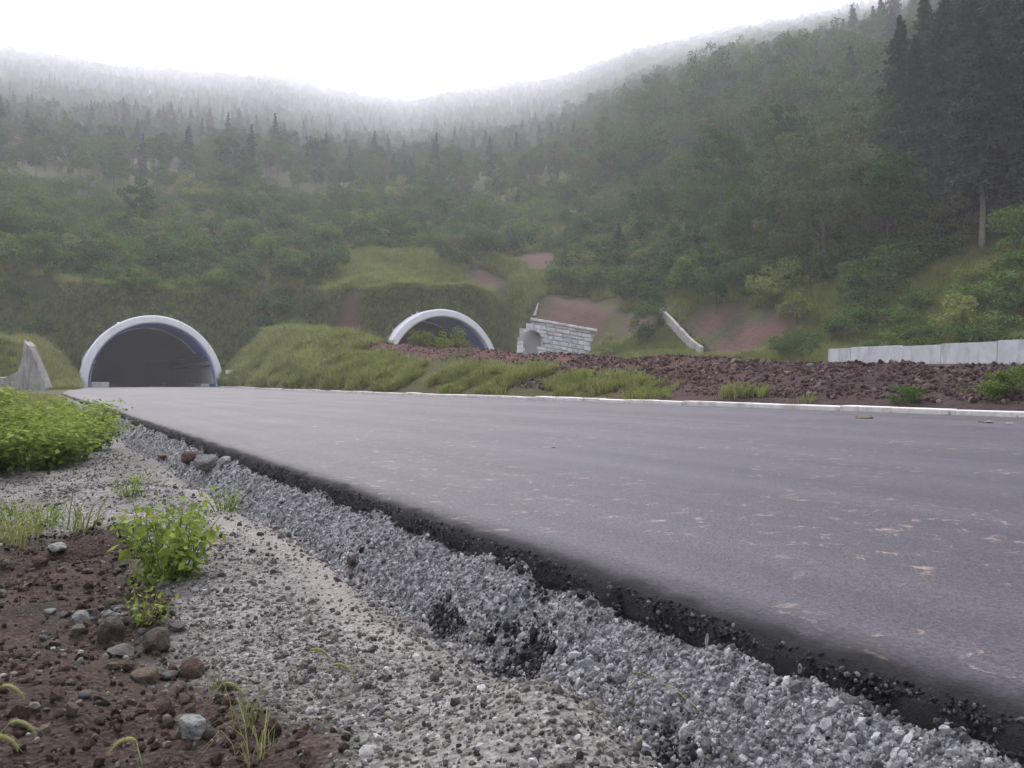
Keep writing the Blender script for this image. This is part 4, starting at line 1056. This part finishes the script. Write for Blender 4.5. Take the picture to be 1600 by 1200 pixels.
# ------------------------------------------------------------------ near bushes, weeds, grasses
def bush_mesh(seed, rx, h, n_stem, n_leaf, leaf, mat):
    r = np.random.default_rng(seed); st = MB(); P = []; Nn = []; V = []
    for k in range(n_stem):
        a = r.uniform(0, 6.28); ro = rx * r.uniform(.1, .35); l = rx * r.uniform(.35, 1.0); hh = h * r.uniform(.55, 1.05) * (1 - .25 * (l / rx) ** 2)
        p0 = np.array([math.cos(a) * ro * .5, math.sin(a) * ro * .5, -.06]); p2 = np.array([math.cos(a) * l, math.sin(a) * l, hh]); p1 = .5 * (p0 + p2) + [0, 0, hh * .12]
        st.tube([p0, p1, p2], [.006 * h + .002, .004 * h + .0015, .001], 4)
        t = r.uniform(.15, 1.05, n_leaf)[:, None]; base_ = (1 - t) ** 2 * p0 + 2 * t * (1 - t) * p1 + t ** 2 * p2
        off = r.normal(size=(n_leaf, 3)) * [leaf * 1.1, leaf * 1.1, leaf * .8]
        P.append(base_ + off); Nn.append(off * 6 / leaf * .1 + r.normal(size=(n_leaf, 3)) * .35 + [0, 0, .9]); V.append(np.clip(.25 + .5 * t[:, 0] + r.normal(0, .22, n_leaf), 0, 1))
    P = np.concatenate(P); Nn = np.concatenate(Nn); V = np.concatenate(V)
    v, f = leaf_quads(P, Nn, leaf * r.uniform(.35, 1.6, len(P)), leaf * .6 * r.uniform(.5, 1.4, len(P)), r)
    return mesh('foliage', v, f, M[mat], False, {'lv': ('FACE', V)}), st.mesh('stem', M['stem'], True)
BU = [bush_mesh(600 + k, .75, .85, 46, 42, .075, 'leaf_near') for k in range(4)]
def bush(kind, bm_, loc, s, label, cat='bush', group=None, sz=1):
    o = empty(kind, loc, random.uniform(0, 6.28)); o.scale = (s, s, s * sz); tag(o, label, cat, group); obj('foliage', bm_[0], o); obj('stem', bm_[1], o); return o
for k, (px, dep, top, s, lab) in enumerate([
    (-40, 7.4, 640, 1.0, 'leafy bush cut by the left edge of the picture, nearest of the bushes'), (40, 8.0, 650, .85, 'bright green bush in front of the left bush group, bordering the grey mound'),
    (95, 8.6, 645, .8, 'yellow green bush in the middle of the left bush group'), (135, 10.0, 635, .7, 'small bush at the right end of the left bush group by the road edge'),
    (20, 10.5, 625, 1.0, 'taller bush behind the bright green one at the left'), (80, 11.5, 622, 1.0, 'bush behind the yellow green one, below the wing wall'), (125, 13.0, 618, .9, 'farthest bush of the left group, in front of the open tunnel'),
    (-30, 12.0, 615, 1.1, 'back bush at the left edge under the wing wall')]):
    v = ray(px, 700); x, y = v[0] * dep, v[1] * dep; z = Hs(x, y); ztop = CAM_Z - (top - HY) / F_PX * dep
    bush('leafy_bush', BU[k % 4], (x, y, z), s, lab, sz=max(.5, (ztop - z) / (.85 * s) * .95))
WD = bush_mesh(620, .19, .32, 26, 26, .038, 'leaf_near')
p, d = ground_at(262, 905); bush('leafy_weed', WD, p, 1.0, 'leafy green weed growing between soil heap and gravel', 'weed')
p, d = ground_at(290, 870); bush('leafy_weed', bush_mesh(621, .16, .26, 14, 13, .028, 'leaf_near'), p, 1.0, 'smaller leafy weed behind and right of the green weed', 'weed')
p, d = ground_at(232, 862); bush('leafy_weed', bush_mesh(622, .15, .27, 12, 12, .028, 'leaf_near'), p, 1.0, 'thin weed behind and left of the green weed', 'weed')
WDs = [bush_mesh(630 + k, .12, .14, 14, 12, .022, 'leaf_near') for k in range(3)]
for k, (px, py, lab) in enumerate([(228, 1000 - 30, 'tiny green weed between the chippings and the soil'), (20, 830, 'low weed at the left edge above the soil lip'), (75, 822, 'low weed right of the one at the left edge'), (205, 775, 'low weed on the grey mound'), (350, 800, 'low weed between the leafy weed and the road base')]):
    p, d = ground_at(px, py); bush('leafy_weed', WDs[k % 3], p, .8 + .25 * (k > 0) * d / 4, lab, 'weed')
for k, (x, y, s, lab) in enumerate([(16.9, 35.6, 1.05, 'round green shrub on the bank in front of the second tunnel, right of two'), (16.7, 38.6, .85, 'small green shrub on the bank in front of the second tunnel, left of two'), (12.35, 9.0, .34, 'weed growing over the kerb near the right'), (12.9, 7.6, .5, 'weed by the kerb at the right edge of the picture')]):
    plant(PY[k % 2] if k < 2 else PS[0], (x, y, Hs(x, y) - .05), s * .62, k, lab, 'shrub', None, 1.0)

# tufts of wispy grass near the camera, one object each
TN = [tuft_mesh('blades', 640 + k, 26, .17, .05, .0016, 'grass_pale', .8) for k in range(3)]
for k, (px, py, s, lab) in enumerate([(385, 1130, .8, 'wispy grass tuft at the edge of the gravel, the upper of two'), (400, 1185, .9, 'wispy grass tuft at the bottom of the picture left of the gravel'), (340, 1085, .6, 'pale grass among the stones at the border of the gravel'), (20, 845, 1.2, 'dry grass tuft at the left edge on the soil lip'), (215, 905, .8, 'grass tuft at the left foot of the leafy weed'), (1020, 1010, .0001, '')]):
    if s < .01: continue
    p, d = ground_at(px, py); o = obj('grass_tuft', TN[k % 3], None, p, (0, 0, k * 1.3), s); tag(o, lab, 'grass')

def foxtail(px, py, dep, curl, label, hl=.052, side=1):
    """arching stem with a bristly drooping seed head; px,py is the middle of the head"""
    h = at(px, py, dep); g = Hs(h.x, h.y)
    rt = Vector((math.cos(YAW), -math.sin(YAW), 0)) * side
    root = h - rt * (hl * 1.3) - Vector((math.sin(YAW), math.cos(YAW), 0)) * .05; root.z = Hs(root.x, root.y)
    o = empty('foxtail_grass', root); tag(o, label, 'grass')
    a = h - rt * hl * .5 - root + Vector((0, 0, hl * .05)); m_ = h - root + Vector((0, 0, hl * (.14 + .14 * curl))); e = h + rt * hl * .5 - root - Vector((0, 0, hl * .35 * curl))
    st = MB(); st.tube([(0, 0, -.02), tuple(a * .4 + Vector((0, 0, .012))), tuple(a)], [.0016, .0013, .001], 5); obj('stem', st.mesh('stem', M['stem'], True), o)
    hd = MB(); lv = []
    def cur(t): return (1 - t) ** 2 * a + 2 * t * (1 - t) * m_ + t * t * e
    hd.tube([tuple(cur(t)) for t in np.linspace(0, 1, 9)], [.0018, .0034, .004, .0042, .0042, .004, .0034, .0026, .001], 7)
    r = random.Random(px)
    for k in range(260):
        t = r.random(); c = cur(t); n_ = Vector((r.gauss(0, 1), r.gauss(0, 1), r.gauss(0, 1))).normalized(); tg = (cur(min(1, t + .05)) - c).normalized()
        b0_ = c + n_ * .0036; tip = c + n_ * r.uniform(.008, .0115) + tg * .006; s_ = n_.cross(tg).normalized() * .0004
        n0 = len(hd.v); hd.v += [tuple(b0_ - s_), tuple(b0_ + s_), tuple(tip)]; hd.f.append((n0, n0 + 1, n0 + 2))
    me = mesh('seed_head', hd.v, hd.f, M['seed'], False, {'lv': ('FACE', [r.random() for _ in hd.f])}); obj('seed_head', me, o)
for k, (px, py, dep, cu, sd_, lab) in enumerate([
    (18, 1076, 1.95, 1, 1, 'foxtail seed head at the left edge, topmost of three'), (34, 1132, 1.8, .9, 1, 'foxtail seed head at the left edge, middle of three'), (8, 1156, 1.72, 1, 1, 'foxtail seed head at the left edge, lowest of three'),
    (192, 1160, 1.75, 1, -1, 'foxtail seed head arching over the bare soil near the bottom'), (500, 1018, 2.3, 1.0, 1, 'foxtail seed head over the gravel, left of two'), (535, 1042, 2.2, 1.0, 1, 'foxtail seed head over the gravel, right of two'), (362, 1072, 2.1, 1, 1, 'foxtail seed head at the border of soil and gravel')]):
    foxtail(px, py, dep, cu, lab, side=sd_)
# dry straws lying on the road base
for k, (a, b, lab) in enumerate([((990, 1058), (1098, 1118), 'dry straw lying on the crushed stone near the bottom centre'), ((1128, 998), (1245, 1040), 'dry straw lying along the top of the road base at the right')]):
    p, _ = ground_at(*a); q, _ = ground_at(*b); mb = MB(); n_ = 8
    pts_ = []
    for i in range(n_ + 1):
        c = p.lerp(q, i / n_); c.z = max(Hs(c.x, c.y), p.lerp(q, i / n_).z) + .008; pts_.append(c - p)
    mb.tube([tuple(c) for c in pts_], .0013, 5); o = obj('dry_straw', mb.mesh('dry_straw', M['seed'], True), None, p); tag(o, lab, 'straw')

# ------------------------------------------------------------------ misty air
hz = NT('haze'); hz.n.remove(hz.b)
pv = hz.n.new('ShaderNodeVolumePrincipled'); pv.inputs['Color'].default_value = (.96, .94, 1.0, 1); pv.inputs['Density'].default_value = .0009; pv.inputs['Anisotropy'].default_value = .2
hz.l.new(pv.outputs[0], hz.out.inputs['Volume'])
zmin = float(Zt.min()) - 1.5; zmax = float(Zt.max()) + 22
v, f = box_vf(-1710, 1710, -1710, 1710, zmin, zmax)
hb = obj('haze', mesh('haze', v, f, hz.m)); tag(hb, 'pale lilac mist filling the air over the valley', 'mist', kind='stuff')
